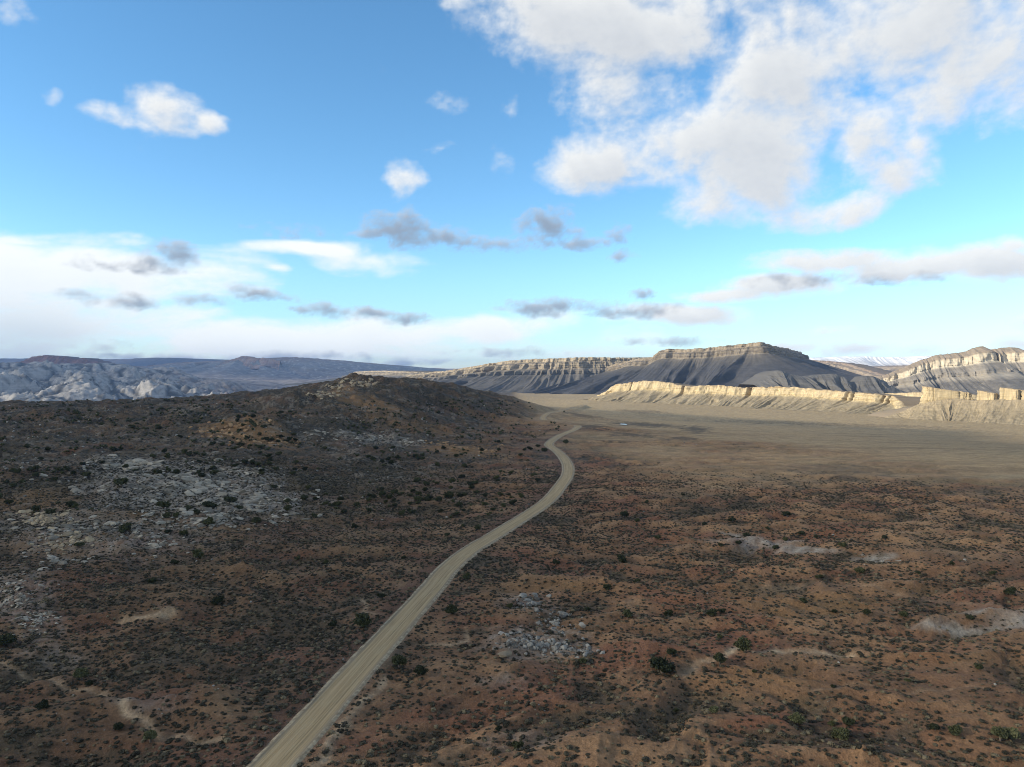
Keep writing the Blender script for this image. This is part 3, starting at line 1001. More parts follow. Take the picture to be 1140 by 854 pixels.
GREY_SHALE = strata_mat('shale_and_sandstone', [(0.0, (0.088, 0.082, 0.076)), (0.50, (0.100, 0.093, 0.084)), (0.60, (0.135, 0.121, 0.10)), (0.66, (0.15, 0.13, 0.104)), (0.72, (0.27, 0.225, 0.16)), (0.78, (0.20, 0.168, 0.122)), (0.84, (0.27, 0.225, 0.16)), (0.87, (0.16, 0.134, 0.10)), (0.92, (0.37, 0.305, 0.21)), (0.96, (0.30, 0.245, 0.17)), (1.0, (0.38, 0.31, 0.215))],
                        (0.165, 0.147, 0.118), (0.22, 0.17, 0.11))
DARK_SHALE = strata_mat('dark_shale', [(0.0, (0.058, 0.058, 0.063)), (0.55, (0.066, 0.065, 0.067)), (0.70, (0.090, 0.083, 0.074)), (0.77, (0.125, 0.110, 0.09)), (0.80, (0.23, 0.192, 0.14)), (0.84, (0.15, 0.125, 0.095)), (0.88, (0.22, 0.184, 0.135)), (0.90, (0.12, 0.10, 0.078)), (0.94, (0.28, 0.23, 0.165)), (1.0, (0.25, 0.203, 0.145))],
                        (0.120, 0.110, 0.096), (0.20, 0.16, 0.11), speck=0.30)
PALE_MESA = strata_mat('pale_mesa_rock', [(0.0, (0.115, 0.106, 0.096)), (0.38, (0.140, 0.127, 0.11)), (0.46, (0.30, 0.262, 0.205)), (0.54, (0.22, 0.195, 0.160)), (0.68, (0.235, 0.205, 0.165)), (0.72, (0.50, 0.435, 0.325)), (0.87, (0.47, 0.40, 0.29)), (0.90, (0.27, 0.215, 0.155)), (1.0, (0.30, 0.235, 0.165))],
                       (0.25, 0.222, 0.18), (0.24, 0.19, 0.13))
BUFF = strata_mat('buff_sandstone', [(0.0, (0.255, 0.208, 0.135)), (0.56, (0.285, 0.232, 0.150)), (0.63, (0.42, 0.338, 0.20)), (0.80, (0.46, 0.37, 0.225)), (0.94, (0.43, 0.345, 0.21)), (1.0, (0.38, 0.29, 0.18))],
                  (0.40, 0.325, 0.205), (0.27, 0.205, 0.135), bump=(0.6, 1.0), speck=0.55, nsc=0.14)
MID_MESA = strata_mat('banded_mesa_rock', [(0.0, (0.17, 0.155, 0.14)), (0.4, (0.21, 0.185, 0.155)), (0.55, (0.30, 0.26, 0.20)), (0.65, (0.20, 0.165, 0.135)), (0.8, (0.32, 0.26, 0.19)), (1.0, (0.25, 0.19, 0.145))], (0.24, 0.2, 0.16), (0.2, 0.16, 0.12))
SNOWY = strata_mat('snow_dusted_rock', [(0.0, (0.28, 0.26, 0.24)), (0.5, (0.55, 0.53, 0.51)), (0.8, (0.74, 0.73, 0.72)), (1.0, (0.80, 0.80, 0.80))], (0.5, 0.48, 0.46), (0.80, 0.80, 0.80), nsc=0.008)
FAR_ROCK = strata_mat('far_plateau_rock', [(0.0, (0.08, 0.075, 0.075)), (0.6, (0.10, 0.09, 0.085)), (1.0, (0.10, 0.085, 0.08))], (0.12, 0.11, 0.105), (0.10, 0.095, 0.08), nsc=0.006)
RED_ROCK = strata_mat('dark_red_sandstone', [(0.0, (0.20, 0.12, 0.10)), (0.5, (0.17, 0.095, 0.08)), (1.0, (0.19, 0.105, 0.085))], (0.14, 0.09, 0.08), (0.13, 0.09, 0.08), nsc=0.02)

P_MESA = [(1.0, 0.0, 0), (0.91, 0.012, 1), (0.87, 0.06, 0), (0.72, 0.08, 1), (0.66, 0.15, 0), (0.56, 0.17, 1), (0.33, 0.42, 0), (0.12, 0.72, 0), (0.0, 1.0, 0)]
P_DARK = [(1.0, 0.0, 0), (0.94, 0.008, 1), (0.90, 0.035, 0), (0.80, 0.05, 1), (0.60, 0.22, 0), (0.35, 0.50, 0), (0.14, 0.78, 0), (0.0, 1.0, 0)]
P_PALE = [(1.0, 0.0, 0), (0.90, 0.10, 0), (0.73, 0.125, 1), (0.58, 0.27, 0), (0.50, 0.285, 1), (0.22, 0.62, 0), (0.0, 1.0, 0)]
P_BUFF = [(1.0, 0.0, 0), (0.64, 0.05, 1), (0.54, 0.13, 0), (0.17, 0.60, 0), (0.0, 1.0, 0)]
P_SLOPE = [(1.0, 0.0, 0), (0.6, 0.28, 0), (0.25, 0.62, 0), (0.0, 1.0, 0)]

# farthest first
sweep('snowy_plateau', [(850, 400, 10500), (900, 398.5, 10500), (925, 398, 10500), (960, 397, 10500), (1000, 398, 10500), (1040, 396.5, 10500), (1080, 397, 10500), (1200, 397, 10500)], 0.0, 900, P_SLOPE, SNOWY, 420, 3000, gully=((700, 420, .6), (240, 160, .7), (90, 50, .8)), flute=(30, 150), ledge=8, top_noise=9, seed=100, nslope=30,
      label='snow dusted plateau far off between the two grey mesas')
sweep('far_plateau', [(-260, 397, 17500), (-60, 399, 17000), (60, 399.5, 16500), (130, 400, 16500), (180, 398.3, 16000), (240, 400.5, 16000), (290, 402, 16000), (340, 404, 16000)], -80.0, 2300, P_SLOPE, FAR_ROCK, 420, 2500, gully=((900, 420, .8), (350, 120, .9)), flute=(40, 200), ledge=8, top_noise=10, seed=120, nslope=40,
      label='blue flat topped plateau on the horizon behind the white slickrock')
sweep('far_ridge', [(150, 409, 11000), (200, 404.5, 11000), (225, 403, 11000), (262, 400, 11000), (272, 398, 11000), (300, 400, 11200), (330, 398.5, 11500), (365, 401, 12000), (410, 405, 13500), (450, 409, 15500), (500, 411, 18000), (560, 412, 20000)], -95.0, 2300, P_SLOPE,
      strata_mat('blue_hazed_ridge_rock', [(0.0, (0.10, 0.085, 0.085)), (0.35, (0.14, 0.125, 0.12)), (0.75, (0.19, 0.175, 0.16)), (0.93, (0.22, 0.17, 0.14)), (1.0, (0.22, 0.15, 0.12))], (0.34, 0.325, 0.31), (0.22, 0.16, 0.12), nsc=0.014, speck=0.9),
      600, 1500, gully=((800, 1000, .5), (320, 760, .5), (130, 380, .55), (55, 130, .6)), flute=(40, 200), ledge=10, top_noise=22, seed=140, nslope=44, label='long blue ridge descending to the right behind the brushy hill')
sweep('banded_mesa', [(820, 404, 5600), (880, 401.5, 5400), (915, 401.5, 5250), (940, 404, 5150), (955, 408, 5050), (975, 414, 4900), (1000, 421, 4700)], -40.0, 800, P_MESA, MID_MESA, 420, 160, gully=((260, 240, .55), (100, 140, .6), (40, 60, .7)), flute=(10, 45), ledge=5, top_noise=4, seed=160, label='banded brown mesa behind the dark mesa right shoulder')
sweep('stepped_mesa', [(930, 416, 7000), (960, 409.5, 6800), (985, 407.5, 6500), (1010, 407, 6200), (1045, 405.5, 5800), (1090, 403, 5500), (1150, 402, 5300)], -40.0, 1000, P_PALE, MID_MESA, 420, 160, gully=((260, 260, .55), (100, 150, .6), (40, 60, .7)), flute=(10, 50), ledge=5, top_noise=4, seed=180, label='low stepped mesa at the head of the side valley')
sweep('low_mesa', [(395, 414, 6200), (415, 413, 6000), (445, 413.5, 5700), (476, 415, 5600), (500, 418, 5600)], -60.0, 620, P_MESA, GREY_SHALE, 300, 700, gully=((150, 110, .7), (60, 60, .75), (25, 22, .8)), flute=(8, 40), ledge=4, top_noise=3, seed=200, label='low grey mesa just right of the brushy hilltop')
sweep('long_mesa', [(455, 418, 4700), (478, 415, 4550), (500, 412.5, 4420), (530, 407.5, 4250), (560, 402.5, 4130), (590, 400, 4050), (620, 399, 4000), (650, 397.8, 3970), (690, 398.3, 3980), (720, 398, 4050), (760, 398, 4300)], -75.0, 440, P_MESA, GREY_SHALE, 950, 800,
      gully=((170, 190, .6), (70, 125, .65), (30, 54, .7), (12, 17, .75)), flute=(13, 34), ledge=5, top_noise=3, seed=220, nslope=46, ncliff=12, label='long flat topped grey mesa with gullied slopes left of the tall mesa')
sweep('tall_mesa', [(640, 416, 4050), (670, 409, 3950), (695, 403, 3850), (712, 399, 3765), (728, 396.5, 3705), (734, 391.8, 3685), (765, 389, 3600), (800, 386, 3510), (830, 382.5, 3440), (846, 381, 3400), (856, 384, 3470), (864, 386, 3700), (874, 388, 4150), (890, 392, 4900)], -70.0, 500, P_DARK, DARK_SHALE, 950, 120,
      gully=((230, 150, .65), (90, 120, .7), (36, 48, .75), (14, 16, .8)), flute=(10, 26), ledge=4, top_noise=3, seed=240, nslope=50, ncliff=12, back_drop=0.05, label='tall dark shale mesa with a pale cliff cap')
sweep('pale_mesa', [(962, 424, 3350), (985, 417, 3320), (1003, 410, 3300), (1020, 403, 3280), (1036, 397.5, 3260), (1052, 394, 3240), (1075, 391, 3220), (1084, 387, 3210), (1092, 385.5, 3210), (1100, 389.5, 3220), (1108, 388.5, 3210), (1126, 386.5, 3190), (1140, 390, 3180), (1170, 391, 3150), (1230, 390, 3100), (1300, 394, 3050), (1400, 396, 3000)], -70.0, 430, P_PALE, PALE_MESA, 900, 40,
      gully=((200, 190, .6), (80, 110, .65), (34, 50, .7), (13, 16, .75)), flute=(12, 26), ledge=4, top_noise=3, seed=260, nslope=46, ncliff=12, label='pale cliffed mesa at the right edge of the view')
sweep('shale_hill', [(838, 428, 2640), (852, 420, 2640), (866, 412, 2640), (880, 416.5, 2630), (900, 419, 2630), (920, 416.5, 2620), (938, 419, 2610), (950, 426, 2600), (962, 419, 2590), (976, 420.5, 2580), (990, 429, 2560), (1010, 437, 2540)], -45.0, 190, P_SLOPE,
      strata_mat('bare_shale', [(0.0, (0.085, 0.082, 0.078)), (1.0, (0.120, 0.114, 0.105))], (0.15, 0.14, 0.125), (0.12, 0.113, 0.104), speck=0.3), 520, 150, gully=((95, 120, .45), (40, 55, .6), (16, 18, .7)), flute=(2, 20), ledge=0.5, top_noise=2, seed=280, back_drop=0.7, label='bare grey shale badland hills behind the buff cliff')
sweep('buff_cliff', [(664, 441, 2330), (674, 436, 2290), (683, 429.5, 2250), (702, 426, 2190), (735, 424.5, 2110), (750, 427, 2080), (761, 429.5, 2050), (800, 429, 1980), (830, 431.5, 1930), (850, 431, 1890), (872, 430.5, 1850), (900, 432.5, 1800), (940, 436, 1720), (968, 438, 1660), (985, 440, 1630), (1000, 444, 1600), (1008, 452, 1580)], -44.0, 118, P_BUFF, BUFF, 1000, 110,
      gully=((70, 60, .6), (28, 36, .65), (11, 13, .75)), flute=(4.2, 15), ledge=3.2, top_noise=2.6, seed=300, nslope=36, ncliff=18, back_drop=0.5, back_slope=0.12, notches=((762, 5, 26), (835, 7, 22), (945, 5, 20), (951, 3, 20), (704, 3, 12), (985, 4, 20), (992, 3, 18)), label='long sunlit buff sandstone cliff above a talus apron')
sweep('talus_ridge', [(985, 465, 1420), (1012, 455, 1420), (1032, 447, 1400), (1060, 444, 1380), (1090, 446, 1350), (1110, 445, 1330), (1140, 445, 1300), (1200, 446, 1250)], -44.0, 95, P_SLOPE,
      strata_mat('tan_talus', [(0.0, (0.245, 0.198, 0.128)), (0.6, (0.265, 0.214, 0.138)), (1.0, (0.30, 0.24, 0.155))], (0.38, 0.31, 0.2), (0.28, 0.22, 0.15), bump=(0.6, 0.8), speck=0.6, nsc=0.16), 520, 60, gully=((46, 32, .6), (19, 14, .7), (8, 5, .8)), flute=(1.2, 12), ledge=0.4, top_noise=1.2, seed=320, back_drop=0.6, label='tan talus ridge carrying the sandstone buttes at right')
sweep('rear_cliff', [(975, 439, 1990), (1000, 437.5, 1950), (1012, 437, 1930), (1036, 437, 1900), (1060, 438, 1880), (1090, 440, 1860)], -44.0, 100, P_BUFF, BUFF, 300, 120, gully=((50, 20, .8), (20, 8, .85)), flute=(2.2, 11), ledge=1.2, top_noise=1.5, seed=340, back_drop=0.25, label='buff cliff seen through the gap left of the buttes')


def butte(px0, px1, py_top0, py_top1, py_base, Y, depth, seed, label):
    """free-standing sandstone fin: closed ring swept upward with fluted walls"""
    a, b = at(px0, py_top0, Y + 12), at(px1, py_top1, Y - 12)
    zb = at((px0 + px1) / 2, py_base, Y)[2] - 9.0
    ax = (b - a)[:2]
    L = np.linalg.norm(ax)
    ax = ax / L
    nx = np.array([ax[1], -ax[0]])
    n = 260
    th = np.linspace(0, 2 * np.pi, n, endpoint=False)
    e = 0.32                                                    # squarish plan
    cu, su = np.cos(th), np.sin(th)
    pu = np.sign(cu) * np.abs(cu) ** e * L / 2
    pv = np.sign(su) * np.abs(su) ** e * depth / 2
    per = np.cumsum(np.hypot(np.diff(pu, append=pu[:1]), np.diff(pv, append=pv[:1])))
    hs = np.concatenate([np.linspace(0, 1, 30), [1.0, 1.0, 1.0]])
    sh = np.concatenate([np.ones(30), [0.9, 0.5, 0.02]])
    U, Hh = np.meshgrid(th, hs)
    S = np.broadcast_to(per, U.shape)
    wrapw = sstep(0, 0.3, U) * sstep(2 * np.pi, 2 * np.pi - 0.3, U)
    fl = wrapw * (1.5 * fbm(S / 7, Hh * 1.2, 4, seed) - 1.8 * sstep(0.55, 0.95, 1 - np.abs(pnoise(S / 11, Hh * 0.6, seed + 3)) * 1.5) + 0.6 * fbm(S / 60, Hh * 14, 2, seed + 4))
    flare = 2.0 * (1 - Hh) ** 2
    k = 1 + (fl + flare) / 14.0
    X0 = (a[:2] + b[:2]) / 2 + nx * (-depth / 2)
    uu, vv = pu * sh[:, None] * k, pv * sh[:, None] * k
    zt = a[2] + (b[2] - a[2]) * np.clip(uu / L + 0.5, 0, 1) + 1.3 * fbm(uu / 9, vv / 9, 3, seed + 7)
    Z = zb + (zt - zb) * np.broadcast_to(hs[:, None], U.shape)
    X = X0[0] + ax[0] * uu + nx[0] * vv
    Y_ = X0[1] + ax[1] * uu + nx[1] * vv
    me = grid_mesh('sandstone_butte', len(hs), n, np.stack([X, Y_, Z], -1).reshape(-1, 3), wrap=True)
    lay = np.stack([0.57 + 0.42 * np.broadcast_to(hs[:, None], U.shape), 0 * U, np.broadcast_to((sh < 0.95)[:, None] * 0.6, U.shape)], -1)
    at_ = me.attributes.new('lay', 'FLOAT_VECTOR', 'POINT')
    at_.data.foreach_set('vector', lay.astype(np.float32).ravel())
    dn = np.stack([S, Hh * 3, 0 * S], -1)
    me.attributes.new('down', 'FLOAT_VECTOR', 'POINT').data.foreach_set('vector', dn.astype(np.float32).ravel())
    tag(link('sandstone_butte', me, BUFF), label, 'butte', 'sandstone buttes on the talus ridge', 'structure')


butte(1031, 1084, 430.5, 438, 447, 1385, 34, 401, 'longest fluted sandstone butte, its flat top sloping down to the right')
butte(1087, 1107, 434.5, 438.5, 449, 1345, 22, 411, 'small broken sandstone butte between the long butte and the blocky one')
butte(1112, 1133, 431.5, 434, 447, 1325, 26, 421, 'blocky pale sandstone butte with a dark right side')
butte(1135.5, 1185, 434.5, 436, 447, 1305, 30, 431, 'sandstone butte cut off by the right edge of the view')


def slickrock():
    """white dome country far left: a height sheet seen over the near skyline"""
    az = np.linspace(-0.70, -0.16, 330)
    rr = np.linspace(3900, 9300, 200)
    A, R = np.meshgrid(az, rr)
    x, y = (R * np.sin(A)).ravel(), (R * np.cos(A)).ravel()
    px = CX + F_PX * np.tan(A.ravel())
    top = np.interp(px, [-250, 0, 30, 100, 130, 180, 230, 280, 340, 420], [398, 405, 405, 405, 408, 412, 421, 432, 441, 447])
    bot = np.interp(px, [-250, 0, 200, 300, 340, 420], [462, 462, 458, 452, 449, 449])
    f = np.clip((R.ravel() - 4200) / 3500, 0, 1)
    back = sstep(7800, 9100, R.ravel())
    py = bot + (top - bot) * f ** 0.9
    z = at(px, py, y)[2]
    z = z * (1 - back) + (-60) * back
    wx, wy = x + 200 * fbm(x / 850, y / 850, 3, 501), y + 200 * fbm(x / 850 + 4, y / 850, 3, 502)
    wx, wy = wx + 0.45 * wy, wy
    dome = np.abs(pnoise(wx / 510, wy / 714, 503)) * 1.4 + 0.5 * np.abs(pnoise(wx / 187, wy / 323, 504)) + 0.40 * np.abs(pnoise(wx / 75, wy / 153, 505)) + 0.26 * np.abs(pnoise(wx / 31, wy / 61, 506))
    fall = np.sin(np.clip(f, 0, 1) * np.pi * 0.9 + 0.1)
    z = z + (dome - 0.55) * (38 + 70 * fall) * (1 - back)
    me = grid_mesh('slickrock', len(rr), len(az), np.stack([x, y, z], 1))
    valley = sstep(200, 330, px + 40 * fbm(x / 200, y / 200, 3, 508)) * sstep(0.85, 0.3, f)
    c = np.tile(np.array([0.29, 0.275, 0.255]), (len(x), 1))
    crack = sstep(0.25, 0.02, np.minimum(np.abs(pnoise(wx / 510, wy / 714, 503)) * 1.5, np.abs(pnoise(wx / 187, wy / 323, 504)) * 1.1))
    sc = sstep(0.0, 0.45, fbm(x / 60, y / 45, 5, 509))
    c = c * (1 - 0.8 * crack[:, None]) * (1 - 0.45 * sc[:, None])
    up = sstep(0.5, 0.8, f + 0.2 * fbm(x / 150, y / 150, 3, 510)) * sstep(120, 260, px)
    c = c * (1 - 0.55 * up[:, None]) + np.array([0.19, 0.145, 0.12]) * 0.55 * up[:, None]
    c = c * (1 - valley[:, None]) + np.array([0.12, 0.075, 0.065]) * valley[:, None]
    col_attr(me, 'soil', c)

    def build(M):
        P = M.n('ShaderNodeTexCoord').outputs['Object']
        n = M.noise(P, 0.03, 6, 0.65)
        bed = M.noise(M.v('MULTIPLY', P, (0.3, 0.3, 3.0)), 0.03, 4, 0.6)
        f_ = M.m('MULTIPLY', M.m('MULTIPLY_ADD', M.m('SUBTRACT', n, 0.5), 0.9, 1.0), M.m('MULTIPLY_ADD', M.m('SUBTRACT', bed, 0.5), 0.8, 1.0))
        s_ = M.n('ShaderNodeVectorMath', operation='SCALE')
        M.put(s_.inputs[0], M.n('ShaderNodeAttribute', attribute_name='soil').outputs['Color'])
        M.put(s_.inputs['Scale'], f_)
        brush = M.ramp(M.noise(P, 0.06, 5, 0.7), 0.56, 0.66)
        return M.mix(M.m('MULTIPLY', brush, 0.7), s_.outputs[0], (0.06, 0.06, 0.045)), M.m('ADD', n, bed)
    tag(link('slickrock', me, matte('white_slickrock', build, 0.95, (0.8, 6.0))), 'white slickrock domes in the distance beyond the left skyline', 'slickrock', None, 'structure')


slickrock()
sweep('red_butte', [(12, 404.5, 7943), (24, 402, 7943), (30, 398.5, 7909), (42, 396.3, 7875), (52, 395.8, 7858), (60, 396.5, 7858), (70, 396.8, 7858), (80, 399, 7858), (86, 399.8, 7858), (92, 398.8, 7841), (100, 400.5, 7841), (112, 404, 7841), (122, 407, 7841)], 90.0, 220, P_SLOPE, RED_ROCK, 420, 240,
      gully=((100, 60, .4), (40, 30, .6)), flute=(40, 60), ledge=8, top_noise=9, seed=520, nslope=60, back_drop=0.6, label='dark red sandstone knobs capping the white slickrock')
sweep('ridge_knob', [(248, 404.5, 10750), (262, 399.5, 10700), (272, 396.8, 10650), (280, 398.5, 10650), (296, 399, 10650), (312, 402, 10700)], 60.0, 420, P_SLOPE, strata_mat('orange_sandstone', [(0.0, (0.24, 0.17, 0.14)), (1.0, (0.36, 0.22, 0.15))], (0.42, 0.33, 0.26), (0.3, 0.2, 0.15), nsc=0.008), 300, 250,
      gully=((240, 260, .5), (90, 110, .6)), flute=(22, 80), ledge=6, top_noise=10, seed=540, back_drop=0.6, label='orange rock knob on the crest of the far blue ridge')
sweep('tan_mound', [(430, 436, 1240), (450, 429, 1220), (462, 425.5, 1200), (474, 424.5, 1200), (490, 427, 1200), (510, 431, 1210), (535, 437, 1230), (560, 444, 1260)], -10.0, 110, P_SLOPE,
      strata_mat('tan_mound_soil', [(0.0, (0.15, 0.12, 0.09)), (0.6, (0.20, 0.155, 0.105)), (1.0, (0.26, 0.20, 0.135))], (0.09, 0.08, 0.06), (0.22, 0.17, 0.115), bump=(0.6, 0.8), speck=0.8, nsc=0.12), 300, 80, gully=((60, 22, .6), (22, 9, .7)), flute=(1.5, 14), ledge=0.5, top_noise=1.5, seed=560, back_drop=0.6, label='bare tan mound peeking over the right shoulder of the brushy hill')
print('mesas', time.time() - T0)

# ------------------------------------------------------------------ air
def build_haze():
    x, y0, y1, z0, z1 = 29000.0, -29000.0, 29000.0, -330.0, 470.0
    co = [(sx, sy, sz) for sz in (z0, z1) for sy in (y0, y1) for sx in (-x, x)]
    f = [(0, 2, 3, 1), (4, 5, 7, 6), (0, 1, 5, 4), (2, 6, 7, 3), (0, 4, 6, 2), (1, 3, 7, 5)]
    me = raw_mesh('haze', np.array(co), np.array(f), False)
    mat = bpy.data.materials.new('haze_air')
    mat.use_nodes = True
    t = mat.node_tree
    t.nodes.clear()
    pv = t.nodes.new('ShaderNodeVolumePrincipled')
    pv.inputs['Color'].default_value = (0.32, 0.56, 1.0, 1)
    pv.inputs['Density'].default_value = HAZE
    pv.inputs['Anisotropy'].default_value = 0.2
    out = t.nodes.new('ShaderNodeOutputMaterial')
    t.links.new(pv.outputs[0], out.inputs['Volume'])
    o = link('haze', me, mat)
    tag(o, 'thin blue haze filling the valley air', 'haze', None, 'stuff')


HAZE = 2.4e-5
build_haze()

# ------------------------------------------------------------------ unseen cloud banks, added out of frame between sun and ground to shade it
def shade_cloud(cx, cy, rx, ry, alt, opac, seed, label):
    """lumpy flat cloud whose shadow falls on (cx, cy)"""
    k = alt / math.tan(SUN_EL)
    h = SUN_DIR.to_2d().normalized()
    ox, oy = cx + h.x * k, cy + h.y * k
    nu, nv = 120, 34
    th, ph = np.linspace(0, 2 * np.pi, nu, endpoint=False), np.linspace(-np.pi / 2, np.pi / 2, nv)
    T, Pp = np.meshgrid(th, ph)
    lump = 1 + 0.22 * fbm(np.cos(T) * 2.5 + seed, np.sin(T) * 2.5 + Pp, 4, seed)
    x = ox + rx * np.cos(T) * np.cos(Pp) * lump
    y = oy + ry * np.sin(T) * np.cos(Pp) * lump
    z = alt + np.where(Pp > 0, 260, 60) * np.sin(Pp) * (1 + 0.5 * fbm(x / 500, y / 500, 3, seed + 1))
    me = grid_mesh('cloud', nv, nu, np.stack([x, y, z], -1).reshape(-1, 3), wrap=True)
    mat = bpy.data.materials.new('shade_cloud')
    mat.use_nodes = True
    t = mat.node_tree
    t.nodes.clear()
    M = NT(t)
    P = M.n('ShaderNodeTexCoord').outputs['Object']
    n = M.noise(P, 1 / 700.0, 5, 0.55)
    rel = M.v('MULTIPLY', M.v('SUBTRACT', P, (ox, oy, alt)), (1 / rx, 1 / ry, 0.0))
    edge = M.ramp(M.v('LENGTH', rel), 1.05, 0.70)
    a = M.m('MULTIPLY', M.m('MULTIPLY', M.ramp(n, 0.25, 0.55, 0.6, 1.0), edge), 1 - math.sqrt(1 - opac))
    d = M.n('ShaderNodeBsdfDiffuse')
    d.inputs[0].default_value = (0.8, 0.8, 0.8, 1)
    tl = M.n('ShaderNodeBsdfTranslucent')
    tl.inputs[0].default_value = (0.8, 0.8, 0.8, 1)
    m1, m2 = M.n('ShaderNodeMixShader'), M.n('ShaderNodeMixShader')
    m1.inputs[0].default_value = 0.5
    t.links.new(d.outputs[0], m1.inputs[1])
    t.links.new(tl.outputs[0], m1.inputs[2])
    tr = M.n('ShaderNodeBsdfTransparent')
    M.put(m2.inputs[0], a)
    t.links.new(tr.outputs[0], m2.inputs[1])
    t.links.new(m1.outputs[0], m2.inputs[2])
    out = M.n('ShaderNodeOutputMaterial')
    t.links.new(m2.outputs[0], out.inputs[0])
    tag(link('cloud', me, mat), label, 'cloud', None, 'stuff')


shade_cloud(-430, 590, 660, 720, 1500.0, 0.82, 611, 'unseen thin grey cloud added to shade the brushy hill')
shade_cloud(-6500, 12500, 8200, 4200, 5200.0, 0.90, 613, 'unseen broad cloud added to shade the far blue ridges')
shade_cloud(-4400, 6500, 2600, 2100, 2600.0, 0.80, 619, 'unseen cloud added to shade the white slickrock domes')

# ------------------------------------------------------------------ plants
def leaf_cloud(n, centre, rad, size, r, flat=1.0, up=0.0):
    """n small leaf-spray quads through an ellipsoid shell"""
    d = r.normal(size=(n, 3))
    d /= np.linalg.norm(d, axis=1)[:, None]
    d[:, 2] = np.abs(d[:, 2]) * (1 - 0.25) - 0.15 * (1 - up)
    q = d * (0.55 + 0.5 * r.random((n, 1)) ** 0.6) * np.array(rad)[None] + np.array(centre)[None]
    t = r.normal(size=(n, 3))
    t[:, 2] += 0.8
    t /= np.linalg.norm(t, axis=1)[:, None]
    b = np.cross(t, r.normal(size=(n, 3)))
    b /= np.linalg.norm(b, axis=1)[:, None] + 1e-9
    s = size * (0.6 + 0.8 * r.random((n, 1)))
    co = np.stack([q - t * s - b * s * .4, q - t * s * .2 + b * s * .55, q + t * s + b * s * .1, q + t * s * .3 - b * s * .6], 1).reshape(-1, 3)
    f = np.arange(n * 4).reshape(n, 4)
    return co, f


def join(parts):
    co, fs, k = [], [], 0
    for c, f in parts:
        co.append(c)
        fs.append(f + k)
        k += len(c)
    return np.concatenate(co), np.concatenate(fs)


def dome(rad, centre, r, nu=9, nv=5, rough=0.25, full=False):
    """rough closed lump"""
    th = np.linspace(0, 2 * np.pi, nu, endpoint=False)
    ph = np.linspace(-1.2 if full else -0.35, np.pi / 2 - 0.02, nv)
    T, Pp = np.meshgrid(th, ph)
    k = 1 + rough * r.normal(size=T.shape) * np.cos(Pp)
    co = np.stack([np.cos(T) * np.cos(Pp) * rad[0] * k + centre[0], np.sin(T) * np.cos(Pp) * rad[1] * k + centre[1], np.sin(Pp) * rad[2] * k + centre[2]], -1).reshape(-1, 3)
    idx = np.arange(nu * nv).reshape(nv, nu)
    idx = np.concatenate([idx, idx[:, :1]], 1)
    f = np.stack([idx[:-1, :-1], idx[:-1, 1:], idx[1:, 1:], idx[1:, :-1]], -1).reshape(-1, 4)
    return co, f


def limb(p0, p1, r0, r1, n=6):
    p0, p1 = np.array(p0, float), np.array(p1, float)
    ax = p1 - p0
    ax /= np.linalg.norm(ax)
    u = np.cross(ax, [0.3, 0.9, 0.2])
    u /= np.linalg.norm(u)
    v = np.cross(ax, u)
    th = np.linspace(0, 2 * np.pi, n, endpoint=False)
    ring = lambda p, r_: p + r_ * (np.cos(th)[:, None] * u + np.sin(th)[:, None] * v)
    co = np.concatenate([ring(p0, r0), ring((p0 + p1) / 2 + 0.15 * r0, (r0 + r1) / 2), ring(p1, r1)])
    f = []
    for a in (0, n):
        for k in range(n):
            f.append((a + k, a + (k + 1) % n, a + n + (k + 1) % n, a + n + k))
    return co, np.array(f)


def leaf_mat(name, dark, light, sc, odd=None):
    def build(M):
        oi = M.n('ShaderNodeObjectInfo')
        P = M.n('ShaderNodeTexCoord').outputs['Object']
        n = M.noise(P, sc, 3, 0.6)
        c = M.mix(M.ramp(M.m('MULTIPLY_ADD', M.m('SUBTRACT', oi.outputs['Random'], 0.5), 0.5, n), 0.25, 0.75), dark, light)
        if odd is not None:                                     # some plants are dead and straw coloured
            c = M.mix(M.ramp(oi.outputs['Random'], 0.80, 0.86), c, odd)
        return c
    return matte(name, build, 0.9)


SAGE = leaf_mat('sagebrush_leaves', (0.028, 0.026, 0.018), (0.070, 0.063, 0.043), 4.0, (0.135, 0.112, 0.070))
JUNIPER = leaf_mat('juniper_leaves', (0.022, 0.027, 0.014), (0.062, 0.066, 0.030), 2.0)
OLIVE = leaf_mat('greasewood_leaves', (0.045, 0.050, 0.024), (0.115, 0.115, 0.055), 2.5)
BARK = matte('juniper_bark', lambda M: M.mix(M.noise(M.v('MULTIPLY', M.n('ShaderNodeTexCoord').outputs['Object'], (6, 6, 0.8)), 5.0), (0.06, 0.045, 0.035), (0.17, 0.135, 0.11)), 0.95)

sage_meshes = []
for v in range(6):
    r = np.random.default_rng(900 + v)
    parts = [dome((0.40, 0.40, 0.30), (0, 0, 0.04), r, 9, 4, 0.22)]
    for k in range(4):
        a = r.random() * 6.28
        parts.append(leaf_cloud(26, (0.22 * math.cos(a), 0.22 * math.sin(a), 0.10), (0.36, 0.36, 0.38), 0.085, r))
    co, f = join(parts)
    me = raw_mesh('sagebrush', co, f, False)
    me.materials.append(SAGE)
    sage_meshes.append(me)

